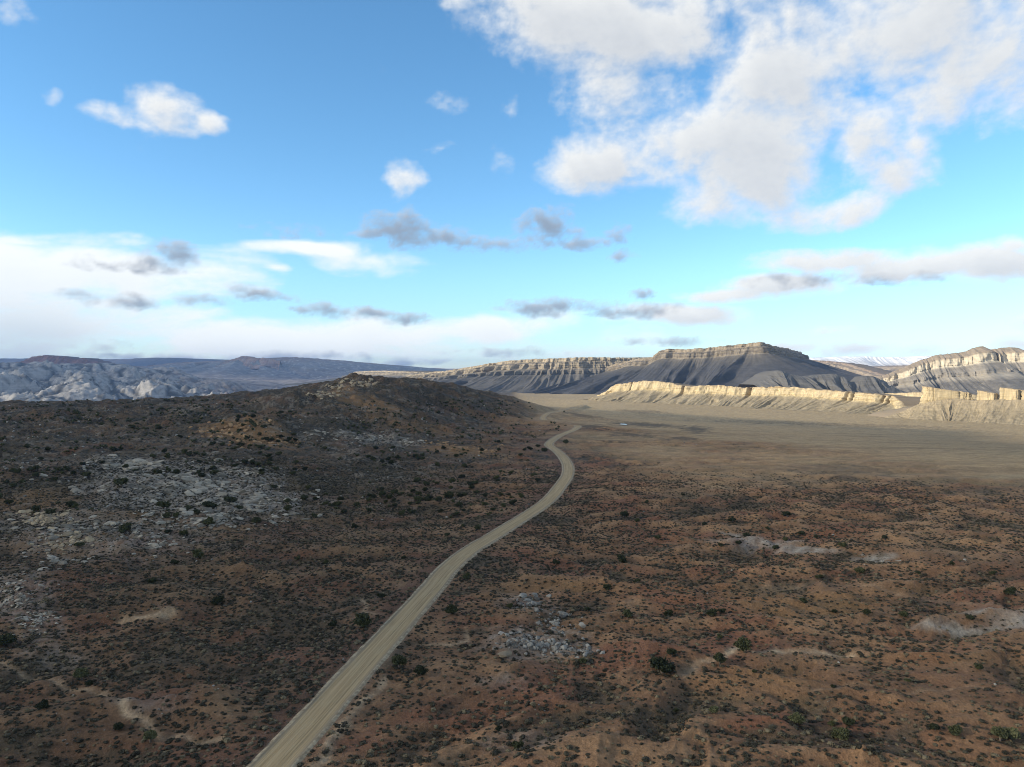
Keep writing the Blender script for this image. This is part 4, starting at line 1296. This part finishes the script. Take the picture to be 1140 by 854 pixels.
juniper_meshes = []
for v in range(6):
    r = np.random.default_rng(950 + v)
    parts, tr = [], [limb((0, 0, -0.25), (0.05, 0.02, 0.5), 0.17, 0.11)]
    nl = 11 + v % 3
    for k in range(nl):
        a = 6.28 * k / nl + r.random()
        q = 0.52 * r.random() ** 0.5 + 0.08
        c = np.array([q * math.cos(a), q * math.sin(a), 0.34 + 0.85 * r.random() * (1.15 - q)])
        rad = np.array([0.42, 0.42, 0.44]) * (0.75 + 0.5 * r.random())
        parts.append(dome(rad * 0.58, c, r, 7, 4, 0.3, True))
        parts.append(leaf_cloud(100, c, rad * 1.05, 0.10, r, up=0.3))
        parts.append(leaf_cloud(14, c, rad * 1.4, 0.10, r, up=0.8))
        if k % 2 == 0:
            tr.append(limb((0.02, 0.01, 0.35), c, 0.08, 0.03, 5))
    co, f = join(parts)
    crown = raw_mesh('juniper_crown', co, f, False)
    crown.materials.append(OLIVE if v == 5 else JUNIPER)
    co, f = join(tr)
    trunk = raw_mesh('juniper_trunk', co, f, True)
    trunk.materials.append(BARK)
    juniper_meshes.append((crown, trunk))

# ---- junipers that can be pointed at: pixel of the foot, width in pixels, label
JUN = [
    (826, 724, 19, 'tall round juniper at the upper end of the pale curved wash'),
    (738, 749, 29, 'wide low juniper clump at the lower end of the pale curved wash'),
    (801, 739, 15, 'spreading juniper halfway along the pale curved wash'),
    (748, 730, 12, 'small juniper just above the wide low juniper clump'),
    (404, 698, 22, 'large dark juniper close beside the road, left of it'),
    (370, 697, 10, 'small round juniper just left of the large roadside juniper'),
    (519, 645, 10, 'round juniper at the right edge of the road above the boulders'),
    (532, 590, 9, 'round juniper just left of the road before its bend'),
    (502, 684, 16, 'low twin juniper in the scrape between road and boulders'),
    (468, 752, 17, 'flat juniper right of the road below the short pale path'),
    (444, 744, 20, 'wide greyish juniper nearest the right edge of the road'),
    (649, 738, 10, 'juniper at the right end of the grey boulders'),
    (568, 677, 9, 'juniper at the upper left edge of the grey boulders'),
    (935, 822, 18, 'largest juniper of the trio at the bottom right'),
    (944, 807, 13, 'right hand juniper of the trio at the bottom right'),
    (926, 808, 8, 'smallest juniper of the trio at the bottom right'),
    (887, 806, 17, 'olive juniper left of the bottom right trio'),
    (795, 794, 12, 'lone olive juniper at the bottom below the curved wash'),
    (1041, 813, 10, 'smaller of two junipers casting shadows near the bottom right corner'),
    (1063, 818, 14, 'larger of two junipers casting shadows near the bottom right corner'),
    (1113, 824, 17, 'big pale juniper in the bottom right corner, left one'),
    (1127, 824, 15, 'big pale juniper in the bottom right corner, right one'),
    (692, 627, 13, 'dark juniper right of the road level with its middle stretch'),
    (876, 576, 11, 'tallest juniper above the pale alkali strip'),
    (815, 582, 10, 'juniper at the left tip of the pale alkali strip'),
    (831, 598, 9, 'juniper standing on the pale alkali strip'),
    (957, 638, 11, 'dark juniper right of the pale alkali strip'),
    (938, 609, 9, 'juniper above the white stones at the end of the alkali strip'),
    (1124, 662, 11, 'juniper near the right edge above the white alkali flats'),
    (695, 576, 11, 'left juniper of the pair high on the red slope'),
    (709, 581, 7, 'right juniper of the pair high on the red slope'),
    (630, 495, 8, 'lone juniper right of the far road bend'),
    (590, 501, 8, 'left juniper of three beside the far road bend'),
    (606, 503, 8, 'right juniper of three beside the far road bend'),
    (599, 498, 6, 'middle juniper of three beside the far road bend'),
    (7, 718, 17, 'dark juniper at the left edge of the view'),
    (90, 757, 15, 'olive juniper near the pale sandy path at lower left'),
    (167, 826, 15, 'olive juniper beside the winding sandy wash at bottom left'),
    (47, 790, 13, 'dim juniper near the bottom left corner'),
    (132, 812, 10, 'small juniper left of the winding sandy wash'),
    (243, 673, 15, 'low juniper above the open brush flat at left'),
    (234, 566, 18, 'largest dark juniper on the white slickrock slabs'),
    (135, 542, 15, 'dark juniper at the left of the white slickrock slabs'),
    (256, 561, 15, 'juniper right beside the largest juniper on the slabs'),
    (232, 585, 13, 'juniper at the lower edge of the white slickrock slabs'),
    (140, 594, 15, 'broad juniper below the white slabs at left'),
    (220, 622, 14, 'broad juniper below the lower slabs'),
]
JUN_MORE = [(784, 585, 6), (892, 595, 8), (855, 590, 6), (874, 602, 7), (802, 609, 7), (822, 606, 7), (864, 612, 8), (908, 599, 5), (732, 600, 8), (709, 649, 9), (911, 644, 8), (1022, 639, 6), (895, 672, 9), (744, 686, 11), (792, 685, 13),
            (804, 682, 8), (699, 688, 13), (929, 682, 7), (1006, 687, 9), (965, 685, 9), (801, 711, 7), (840, 749, 6), (753, 793, 8), (928, 766, 6), (619, 629, 10), (676, 656, 10), (654, 681, 8), (555, 813, 8), (576, 833, 13), (1080, 690, 8), (985, 600, 6), (1060, 630, 6), (1105, 640, 7), (720, 560, 5), (760, 552, 5), (1010, 760, 7), (1090, 745, 8)]
JUN_LEFT = [(424, 667, 10), (516, 587, 6), (498, 597, 7), (395, 589, 9), (350, 577, 8), (331, 623, 7), (363, 628, 7), (449, 622, 6), (99, 763, 8), (169, 650, 9), (204, 597, 9), (187, 595, 8), (88, 610, 10), (194, 629, 10), (182, 568, 15), (285, 583, 12), (140, 522, 7), (175, 529, 10), (196, 528, 8), (238, 529, 10), (305, 545, 8), (320, 560, 8)]


def juniper(px, py, w, label, group, r, variant=None):
    p = pix_ground([px], [py])[0]
    d = float(np.linalg.norm(p - np.array([0, 0, CAM_H])))
    width = np.clip(w * d / F_PX, 0.9, 6.5)
    return place_juniper(p, width, label, group, r, variant)


def place_juniper(p, width, label, group, r, variant=None):
    v = int(r.integers(0, 5)) if variant is None else variant
    crown, trunk = juniper_meshes[v]
    o = bpy.data.objects.new('juniper', None)
    o.location = (p[0], p[1], p[2] - 0.03)
    s = width / 2.15
    o.scale = (s, s, s * (0.85 + 0.3 * r.random()))
    o.rotation_euler = (0, 0, r.random() * 6.28)
    COL.objects.link(o)
    tag(o, label, 'juniper', group)
    link('crown', crown, None, o)
    link('trunk', trunk, None, o)
    return o


rj = np.random.default_rng(77)
J_XY = []
for (px, py, w, lab) in JUN:
    v = 5 if ('olive' in lab or 'pale juniper' in lab or 'greyish' in lab) else None
    o = juniper(px, py, w, lab, 'junipers among the brush', rj, v)
    J_XY.append((o.location.x, o.location.y))


def side_word(dx, dy):
    k = int(round(math.atan2(-dy * 1.6, dx) / (math.pi / 4))) % 8
    return ('right of', 'above and right of', 'above', 'above and left of', 'left of', 'below and left of', 'below', 'below and right of')[k]


def place_words(pts):
    """tell the small junipers apart by the pointed-out juniper each one stands next to"""
    got = {}
    for (px, py, w) in pts:
        d = [math.hypot(px - q[0], 1.6 * (py - q[1])) for q in JUN]
        m = int(np.argmin(d))
        key = (side_word(px - JUN[m][0], py - JUN[m][1]), m)
        got.setdefault(key, []).append((d[m], px, py))
    out = {}
    for (sw, m), lst in got.items():
        lst.sort()
        words = ('nearest', 'second', 'third', 'fourth', 'fifth', 'sixth', 'seventh')
        for n_, (_, px, py) in enumerate(lst):
            head = 'small juniper' if len(lst) == 1 else words[n_] + ' small juniper'
            lab = (head + ' ' + sw + ' the ' + JUN[m][3]).replace(',', '').split()
            lab = lab[:16]
            while lab[-1] in ('the', 'of', 'its', 'at', 'on', 'to', 'and', 'in', 'a', 'two', 'right', 'left', 'bottom', 'above', 'beside', 'below', 'pale', 'white', 'near', 'with', 'large', 'grey', 'level', 'far', 'sandy', 'low', 'wide', 'curved', 'open', 'casting', 'largest'):
                lab.pop()
            out[(px, py)] = ' '.join(lab)
    return out


WORDS = place_words(JUN_MORE + JUN_LEFT)
for (px, py, w) in JUN_MORE:
    o = juniper(px, py, w, WORDS[(px, py)], 'small junipers right of the road', rj)
    J_XY.append((o.location.x, o.location.y))
for (px, py, w) in JUN_LEFT:
    o = juniper(px, py, w, WORDS[(px, py)], 'small junipers left of the road', rj)
    J_XY.append((o.location.x, o.location.y))

# ---- junipers dotting the hillside
n_c = 9000
px = rj.random(n_c) * 640 - 10
py = 446 + rj.random(n_c) ** 1.3 * 130
G = pix_ground(px, py)
dist = np.hypot(G[:, 0], G[:, 1])
dR, _ = road_info(G[:, 0], G[:, 1])
dens = sstep(-0.35, 0.5, fbm(G[:, 0] / 70, G[:, 1] / 70, 3, 702)) * np.clip((dist / 500) ** 1.2, 0.1, 1.6)
keep = (np.abs(dR) > 12) & (dist < 1150) & (G[:, 0] < 0.07 * G[:, 1] + 6) & (rj.random(n_c) < 0.34 * dens)
G, dist = G[keep], dist[keep]
wid = 1.5 + 2.6 * rj.random(len(G)) ** 1.5 + 0.6 * sstep(400, 800, dist)
order = np.argsort(-(wid / dist))
lim = 300 - len(JUN) - len(JUN_MORE) - len(JUN_LEFT)
for k in order[:lim]:
    place_juniper(G[k], wid[k], 'dark juniper dot on the shaded brushy hillside behind the white slabs', 'junipers dotting the hillside', rj)
print('junipers', len(G), lim, time.time() - T0)
rest = order[lim:lim + 1000]
allc, allf, off = [], [], 0
low = []
for v in range(3):
    r = np.random.default_rng(980 + v)
    ps = []
    for k in range(4):
        c = np.array([0.45 * r.normal() * .6, 0.45 * r.normal() * .6, 0.45 + 0.4 * r.random()])
        ps.append(dome(np.array([.42, .42, .46]), c, r, 6, 3, 0.25, True))
        ps.append(leaf_cloud(9, c, (.5, .5, .5), 0.16, r))
    low.append(join(ps))
for i, k in enumerate(rest):
    c, f = low[i % 3]
    a = rj.random() * 6.28
    ca, sa = math.cos(a), math.sin(a)
    s = wid[k] / 2.0
    q = np.stack([(c[:, 0] * ca - c[:, 1] * sa) * s, (c[:, 0] * sa + c[:, 1] * ca) * s, c[:, 2] * s * 0.9], 1) + G[k] - np.array([0, 0, 0.1])
    allc.append(q)
    allf.append(f + off)
    off += len(c)
if allc:
    me = raw_mesh('hillside_scrub', np.concatenate(allc), np.concatenate(allf), False)
    tag(link('hillside_scrub', me, JUNIPER), 'dense dark scrub covering the far hillside', 'scrub', None, 'stuff')

# ---- low sagebrush and blackbrush
def brush_points():
    c = 0.80
    xs = np.arange(-340, 420, c)
    ys = np.arange(84, 520, c)
    X, Y = np.meshgrid(xs, ys)
    r = np.random.default_rng(88)
    X = (X + (r.random(X.shape) - .5) * c * 1.1).ravel()
    Y = (Y + (r.random(Y.shape) - .5) * c * 1.1).ravel()
    ok = (np.abs(np.arctan2(X, Y)) < 0.70) & (np.hypot(X, Y) < 470)
    X, Y = X[ok], Y[ok]
    Z = ground_z(X, Y)
    _, veg, rock, plain, left = cover(X, Y, Z)
    d = np.hypot(X, Y)
    clus = fbm(X / 5.5, Y / 4.0, 3, 811)
    pr = np.clip(veg * 1.0 + 0.55 * clus + 0.02, 0, 0.9) * (np.abs(road_info(X, Y)[0]) > 3.9) * (1 - 0.25 * rock) * sstep(470, 330, d) ** 0.7
    k = r.random(len(X)) < pr * (0.58 + 0.14 * left)
    X, Y, Z, veg = X[k], Y[k], Z[k], veg[k]
    size = (0.40 + 0.66 * r.random(len(X)) ** 1.9) * (0.75 + 0.5 * veg)
    return X, Y, Z, size, r


BX, BY, BZ, BS, rb = brush_points()
dist = np.hypot(BX, BY)
qx, qy = to_pix(BX, BY, BZ)
inside = (qx > 2) & (qx < 1138) & (qy < 850)
score = np.where(inside, BS / dist, 0)
big = np.argsort(-score)[:300]
BS[big] *= 1.12
for k in big:
    o = bpy.data.objects.new('sagebrush', sage_meshes[int(rb.integers(0, 6))])
    o.location = (BX[k], BY[k], BZ[k] - 0.02)
    o.rotation_euler = (0, 0, rb.random() * 6.28)
    o.scale = (BS[k] * (0.85 + 0.4 * rb.random()), BS[k], BS[k] * (0.75 + 0.4 * rb.random()))
    COL.objects.link(o)
    tag(o, 'low dark grey sagebrush clump on the near red desert floor', 'sagebrush', 'sagebrush clumps on the near desert floor')
mask = np.ones(len(BX), bool)
mask[big] = False
PX, PY, PZ, PS = BX[mask], BY[mask], BZ[mask], BS[mask]


def scatter(name, label, cat, x, y, z, size, protos, r, mat, parent=None):
    """many small copies of scene objects as one object (too many to count)"""
    pm = bpy.data.meshes.new(name)
    pm.vertices.add(len(x))
    pm.vertices.foreach_set('co', np.stack([x, y, z], 1).astype(np.float32).ravel())
    pm.attributes.new('bs', 'FLOAT', 'POINT').data.foreach_set('value', size.astype(np.float32))
    pm.attributes.new('br', 'FLOAT', 'POINT').data.foreach_set('value', (r.random(len(x)) * 6.28).astype(np.float32))
    pm.attributes.new('bi', 'INT', 'POINT').data.foreach_set('value', r.integers(0, len(protos), len(x)).astype(np.int32))
    pm.materials.append(mat)
    bo = link(name, pm, None, parent)
    tag(bo, label, cat, None, 'stuff')
    gt = bpy.data.node_groups.new(name + '_scatter', 'GeometryNodeTree')
    gt.interface.new_socket('Geometry', in_out='INPUT', socket_type='NodeSocketGeometry')
    gt.interface.new_socket('Geometry', in_out='OUTPUT', socket_type='NodeSocketGeometry')
    gn = gt.nodes.new
    gi, go = gn('NodeGroupInput'), gn('NodeGroupOutput')
    g2i = gn('GeometryNodeGeometryToInstance')
    for o in reversed(protos):
        oi = gn('GeometryNodeObjectInfo')
        oi.transform_space = 'ORIGINAL'
        oi.inputs['Object'].default_value = o
        oi.inputs['As Instance'].default_value = True
        gt.links.new(oi.outputs['Geometry'], g2i.inputs[0])

    def named(nm, typ):
        a = gn('GeometryNodeInputNamedAttribute')
        a.data_type = typ
        a.inputs['Name'].default_value = nm
        return a.outputs[0]
    mp = gn('GeometryNodeMeshToPoints')
    gt.links.new(gi.outputs[0], mp.inputs['Mesh'])
    ip = gn('GeometryNodeInstanceOnPoints')
    gt.links.new(mp.outputs[0], ip.inputs['Points'])
    gt.links.new(g2i.outputs[0], ip.inputs['Instance'])
    ip.inputs['Pick Instance'].default_value = True
    gt.links.new(named('bi', 'INT'), ip.inputs['Instance Index'])
    cr = gn('ShaderNodeCombineXYZ')
    gt.links.new(named('br', 'FLOAT'), cr.inputs[2])
    e2r = gn('FunctionNodeEulerToRotation')
    gt.links.new(cr.outputs[0], e2r.inputs[0])
    gt.links.new(e2r.outputs[0], ip.inputs['Rotation'])
    cs = gn('ShaderNodeCombineXYZ')
    bsn = named('bs', 'FLOAT')
    for k in range(3):
        gt.links.new(bsn, cs.inputs[k])
    gt.links.new(cs.outputs[0], ip.inputs['Scale'])
    gt.links.new(ip.outputs[0], go.inputs[0])
    bo.modifiers.new('scatter', 'NODES').node_group = gt
    return bo


protos = [next(o for o in COL.objects if o.name.startswith('sagebrush') and o.data == m) for m in sage_meshes]
scatter('brush', 'countless low grey brush clumps covering the desert floor', 'brush', PX, PY, PZ - 0.02, PS, protos, rb, SAGE)
print('brush', len(PX), time.time() - T0)

# ------------------------------------------------------------------ rocks
def rock_mat(name, dark, light, stain):
    def build(M):
        oi = M.n('ShaderNodeObjectInfo')
        P = M.n('ShaderNodeTexCoord').outputs['Object']
        n = M.noise(P, 1.4, 5, 0.65)
        n2 = M.noise(P, 6.0, 4, 0.65)
        c = M.mix(M.ramp(M.m('MULTIPLY_ADD', M.m('SUBTRACT', oi.outputs['Random'], 0.5), 0.5, n), 0.25, 0.75), dark, light)
        c = M.mix(M.m('MULTIPLY', M.ramp(n2, 0.52, 0.72), 0.6), c, stain)
        return c, M.m('ADD', n, M.m('MULTIPLY', n2, 0.5))
    return matte(name, build, 0.95, (0.7, 0.12))


PALE_ROCK = rock_mat('pale_grey_sandstone', (0.115, 0.104, 0.084), (0.32, 0.292, 0.238), (0.078, 0.069, 0.055))
GREY_ROCK = rock_mat('grey_boulder_rock', (0.085, 0.079, 0.068), (0.27, 0.255, 0.222), (0.06, 0.055, 0.047))
TAN_ROCK = rock_mat('tan_sandstone', (0.20, 0.16, 0.11), (0.36, 0.29, 0.19), (0.13, 0.10, 0.075))
ORANGE_ROCK = rock_mat('orange_sandstone_rubble', (0.20, 0.12, 0.065), (0.36, 0.235, 0.125), (0.12, 0.08, 0.055))


def rock_mesh(name, seed, flat, mat):
    """angular block: a rough ball cut by random planes"""
    r = np.random.default_rng(seed)
    co, f = dome((0.62, 0.5, 0.5), (0, 0, 0), r, 11, 7, 0.10, True)
    for _ in range(9):
        nrm = r.normal(size=3)
        nrm /= np.linalg.norm(nrm)
        k = 0.26 + 0.16 * r.random()
        d = co @ nrm
        co = co - np.maximum(d - k, 0)[:, None] * nrm
    co[:, 2] = co[:, 2] * flat + 0.14 * flat
    me = raw_mesh(name, co, f, False)
    me.materials.append(mat)
    return me


slab_meshes = {m.name: [rock_mesh('slab', 1200 + k, 0.34 + 0.10 * (k % 3), m) for k in range(6)] for m in (PALE_ROCK, TAN_ROCK, ORANGE_ROCK)}
boulder_meshes = {m.name: [rock_mesh('boulder', 1300 + k, 0.85, m) for k in range(6)] for m in (PALE_ROCK, GREY_ROCK, TAN_ROCK, ORANGE_ROCK)}
rr_ = np.random.default_rng(5150)


def sample_px(blobs, n, r):
    """pixels spread over soft ellipses (x, y, half width, half height)"""
    w = np.array([b[2] * b[3] for b in blobs], float)
    k = r.choice(len(blobs), n, p=w / w.sum())
    a, q = r.random(n) * 6.28, np.abs(r.normal(size=n)) ** 0.8 * 0.62
    b = np.array([bb[:4] for bb in blobs], float)[k]
    return b[:, 0] + b[:, 2] * q * np.cos(a), b[:, 1] + b[:, 3] * q * np.sin(a)


def slope_rot(x, y):
    e = 1.5
    return (math.atan((ground_z(x, y + e) - ground_z(x, y - e)) / (2 * e)), -math.atan((ground_z(x + e, y) - ground_z(x - e, y)) / (2 * e)))


def outcrop(label, blobs, n_big, n_small, wpx, mat, tone='slab', seed=0, aspect=0.6):
    r = np.random.default_rng(seed)
    px, py = sample_px(blobs, n_big + n_small, r)
    G = pix_ground(px, py)
    dR, _ = road_info(G[:, 0], G[:, 1])
    pat = fbm(G[:, 0] / 12, G[:, 1] / 9, 4, seed + 5) + 0.6 * fbm(G[:, 0] / 40, G[:, 1] / 30, 2, seed + 6)
    ok = (np.abs(dR) > 8) & (r.random(len(G)) < sstep(-0.35, 0.25, pat))
    G = G[ok]
    d = np.hypot(G[:, 0], G[:, 1])
    w = (wpx[0] + (wpx[1] - wpx[0]) * r.random(len(G)) ** 2.2) * d / F_PX
    o_ = np.argsort(-w / d)
    c = G.mean(0)
    root = empty('rock_outcrop', (float(c[0]), float(c[1]), float(ground_z(c[0], c[1]))))
    tag(root, label, 'outcrop', None)
    meshes = (slab_meshes if tone == 'slab' else boulder_meshes)[mat.name]
    first = []
    base = np.array(root.location)
    for i in o_[:n_big]:
        s = link(tone, meshes[int(r.integers(0, 6))], None, root)
        q = G[i] - base
        s.location = (q[0], q[1], q[2] - 0.10 * w[i])
        t1, t2 = slope_rot(G[i][0], G[i][1])
        s.rotation_euler = (t1 + 0.26 * r.normal(), t2 + 0.18 * r.normal(), 0.5 * r.normal())
        s.scale = (w[i], w[i] * aspect * (0.7 + 0.6 * r.random()), w[i] * (0.5 + 0.5 * r.random()))
        first.append(s)
    rest = o_[n_big:]
    if len(rest):
        protos_ = []
        for m in meshes:
            p_ = next((s for s in first if s.data == m), None)
            if p_ is not None:
                protos_.append(p_)
        sc = scatter('rubble', None, None, G[rest, 0] - base[0], G[rest, 1] - base[1], G[rest, 2] - 0.02 - base[2], w[rest] * 0.8, protos_, r, mat, root)
    return root


outcrop('broad field of broken pale slickrock slabs on the left hillside', [(205, 538, 120, 27), (285, 560, 60, 22), (150, 520, 55, 12), (240, 575, 90, 18)], 300, 1200, (4, 15), PALE_ROCK, 'slab', 21)
outcrop('pale slabs below the broad slab field, near the left edge', [(100, 592, 90, 20), (170, 610, 60, 12), (60, 620, 60, 14)], 120, 420, (4, 12), PALE_ROCK, 'slab', 22)
outcrop('grey slabs half buried at the left edge of the view', [(15, 660, 40, 28), (45, 690, 30, 18)], 60, 260, (3, 8), PALE_ROCK, 'slab', 23)
outcrop('thin pale ledge strip across the middle of the hillside', [(410, 488, 55, 5), (450, 492, 30, 4), (360, 482, 30, 4)], 70, 260, (3, 9), PALE_ROCK, 'slab', 24)
outcrop('orange rubble bank on the rounded mound left of the hill', [(270, 482, 50, 14), (310, 490, 30, 7)], 90, 420, (2.5, 6.5), ORANGE_ROCK, 'boulder', 25, 0.9)
outcrop('orange ledge low on the hill left of the far road bend', [(510, 499, 36, 3.5), (490, 494, 24, 3), (540, 503, 20, 2.5)], 70, 160, (2.5, 8), ORANGE_ROCK, 'slab', 26)
outcrop('tan broken rim below the dark slope at the left edge', [(50, 578, 45, 8), (75, 600, 30, 8), (60, 612, 20, 8)], 80, 240, (3, 9), TAN_ROCK, 'boulder', 27, 0.8)
outcrop('craggy rocks on the very top of the brushy hill', [(385, 424, 24, 3), (400, 428, 20, 4), (372, 432, 16, 5), (360, 440, 22, 4)], 90, 160, (2.5, 7), TAN_ROCK, 'boulder', 28, 0.9)
outcrop('row of white stones right of the pale alkali strip', [(978, 624, 26, 4), (955, 618, 14, 3)], 30, 60, (2.5, 6), PALE_ROCK, 'slab', 29)

# boulders strewn right of the road: each can be picked out
px, py = sample_px([(600, 718, 50, 14), (640, 725, 26, 12), (575, 712, 22, 14), (590, 672, 18, 16), (615, 692, 26, 18)], 420, rr_)
G = pix_ground(px, py)
dR, _ = road_info(G[:, 0], G[:, 1])
G = G[np.abs(dR) > 9]
d = np.hypot(G[:, 0], G[:, 1])
w = (2.0 + 8.5 * rr_.random(len(G)) ** 3.2) * d / F_PX
o_ = np.argsort(-w / d)
boulders = []
for i in o_[:90]:
    b = link('boulder', boulder_meshes[GREY_ROCK.name][int(rr_.integers(0, 6))])
    b.location = (G[i][0], G[i][1], G[i][2] - 0.14 * w[i])
    b.rotation_euler = (0.25 * rr_.normal(), 0.25 * rr_.normal(), rr_.random() * 6.28)
    b.scale = (w[i], w[i] * (0.7 + 0.4 * rr_.random()), w[i] * (0.7 + 0.4 * rr_.random()))
    tag(b, 'pale grey boulder in the rocky patch right of the road', 'boulder', 'boulders right of the road')
    boulders.append(b)
k = o_[90:]
pr_ = [next(b for b in boulders if b.data == m) for m in boulder_meshes[GREY_ROCK.name] if any(b.data == m for b in boulders)]
scatter('rubble', 'small grey stones between the boulders right of the road', 'rubble', G[k, 0], G[k, 1], G[k, 2] - 0.02, w[k], pr_, rr_, PALE_ROCK)
p = pix_ground([563], [728])[0]
b = link('boulder', slab_meshes[TAN_ROCK.name][2])
b.location = (p[0], p[1], p[2] - 0.1)
b.rotation_euler = (0.2, 0.1, 1.1)
b.scale = (5.2, 2.6, 1.8)
tag(b, 'long tan tilted slab at the left end of the grey boulders', 'boulder', None)

# loose stones over the hillside and the near desert
n = 17000
px, py = rr_.random(n) * 1140, 448 + 406 * rr_.random(n) ** 1.25
G = pix_ground(px, py)
r_ = np.hypot(G[:, 0], G[:, 1])
lf = sstep(40, -120, G[:, 0] - 0.06 * G[:, 1])
dR, _ = road_info(G[:, 0], G[:, 1])
pat = sstep(-0.1, 0.5, fbm(G[:, 0] / 22, G[:, 1] / 14, 4, 901))
ok = (np.abs(dR) > 4.2) & (r_ < 1100) & (rr_.random(n) < (0.03 + 0.9 * lf * (0.15 + 0.85 * sstep(180, 420, r_))) * pat * np.where(G[:, 0] * 0.91 + G[:, 1] * 0.41 > 400, 0.1, 1))
G, r_ = G[ok], r_[ok]
sz = (0.8 + 2.6 * rr_.random(len(G)) ** 3) * r_ / F_PX
sz = np.clip(sz, 0.25, 2.4)
scatter('loose_stones', 'loose stones littering the hillside and the desert floor', 'stones', G[:, 0], G[:, 1], G[:, 2] - 0.02, sz, pr_[:3], rr_, PALE_ROCK)

# shallow pond on the plain
p = pix_ground([694], [472.5])[0]
th = np.linspace(0, 2 * np.pi, 40, endpoint=False)
rad = 1 + 0.25 * fbm(np.cos(th) * 1.5, np.sin(th) * 1.5, 3, 77)
zz = p[2] + 0.25
ring = np.stack([p[0] + 4.4 * rad * np.cos(th), p[1] + 8 * rad * np.sin(th), np.full(40, zz)], 1)
co = np.concatenate([ring, ring * np.array([1, 1, 0]) + np.array([0, 0, zz - 1.2])])
me = bpy.data.meshes.new('pond')
me.from_pydata([tuple(c) for c in co], [], [tuple(range(40))] + [(i, i + 40, (i + 1) % 40 + 40, (i + 1) % 40) for i in range(40)])
wm = bpy.data.materials.new('pond_water')
wm.use_nodes = True
wb = wm.node_tree.nodes['Principled BSDF']
wb.inputs['Base Color'].default_value = (0.10, 0.13, 0.15, 1)
wb.inputs['Roughness'].default_value = 0.06
tag(link('pond', me, wm), 'tiny pale blue pond far out on the plain', 'pond', None, 'structure')
print('done', time.time() - T0)
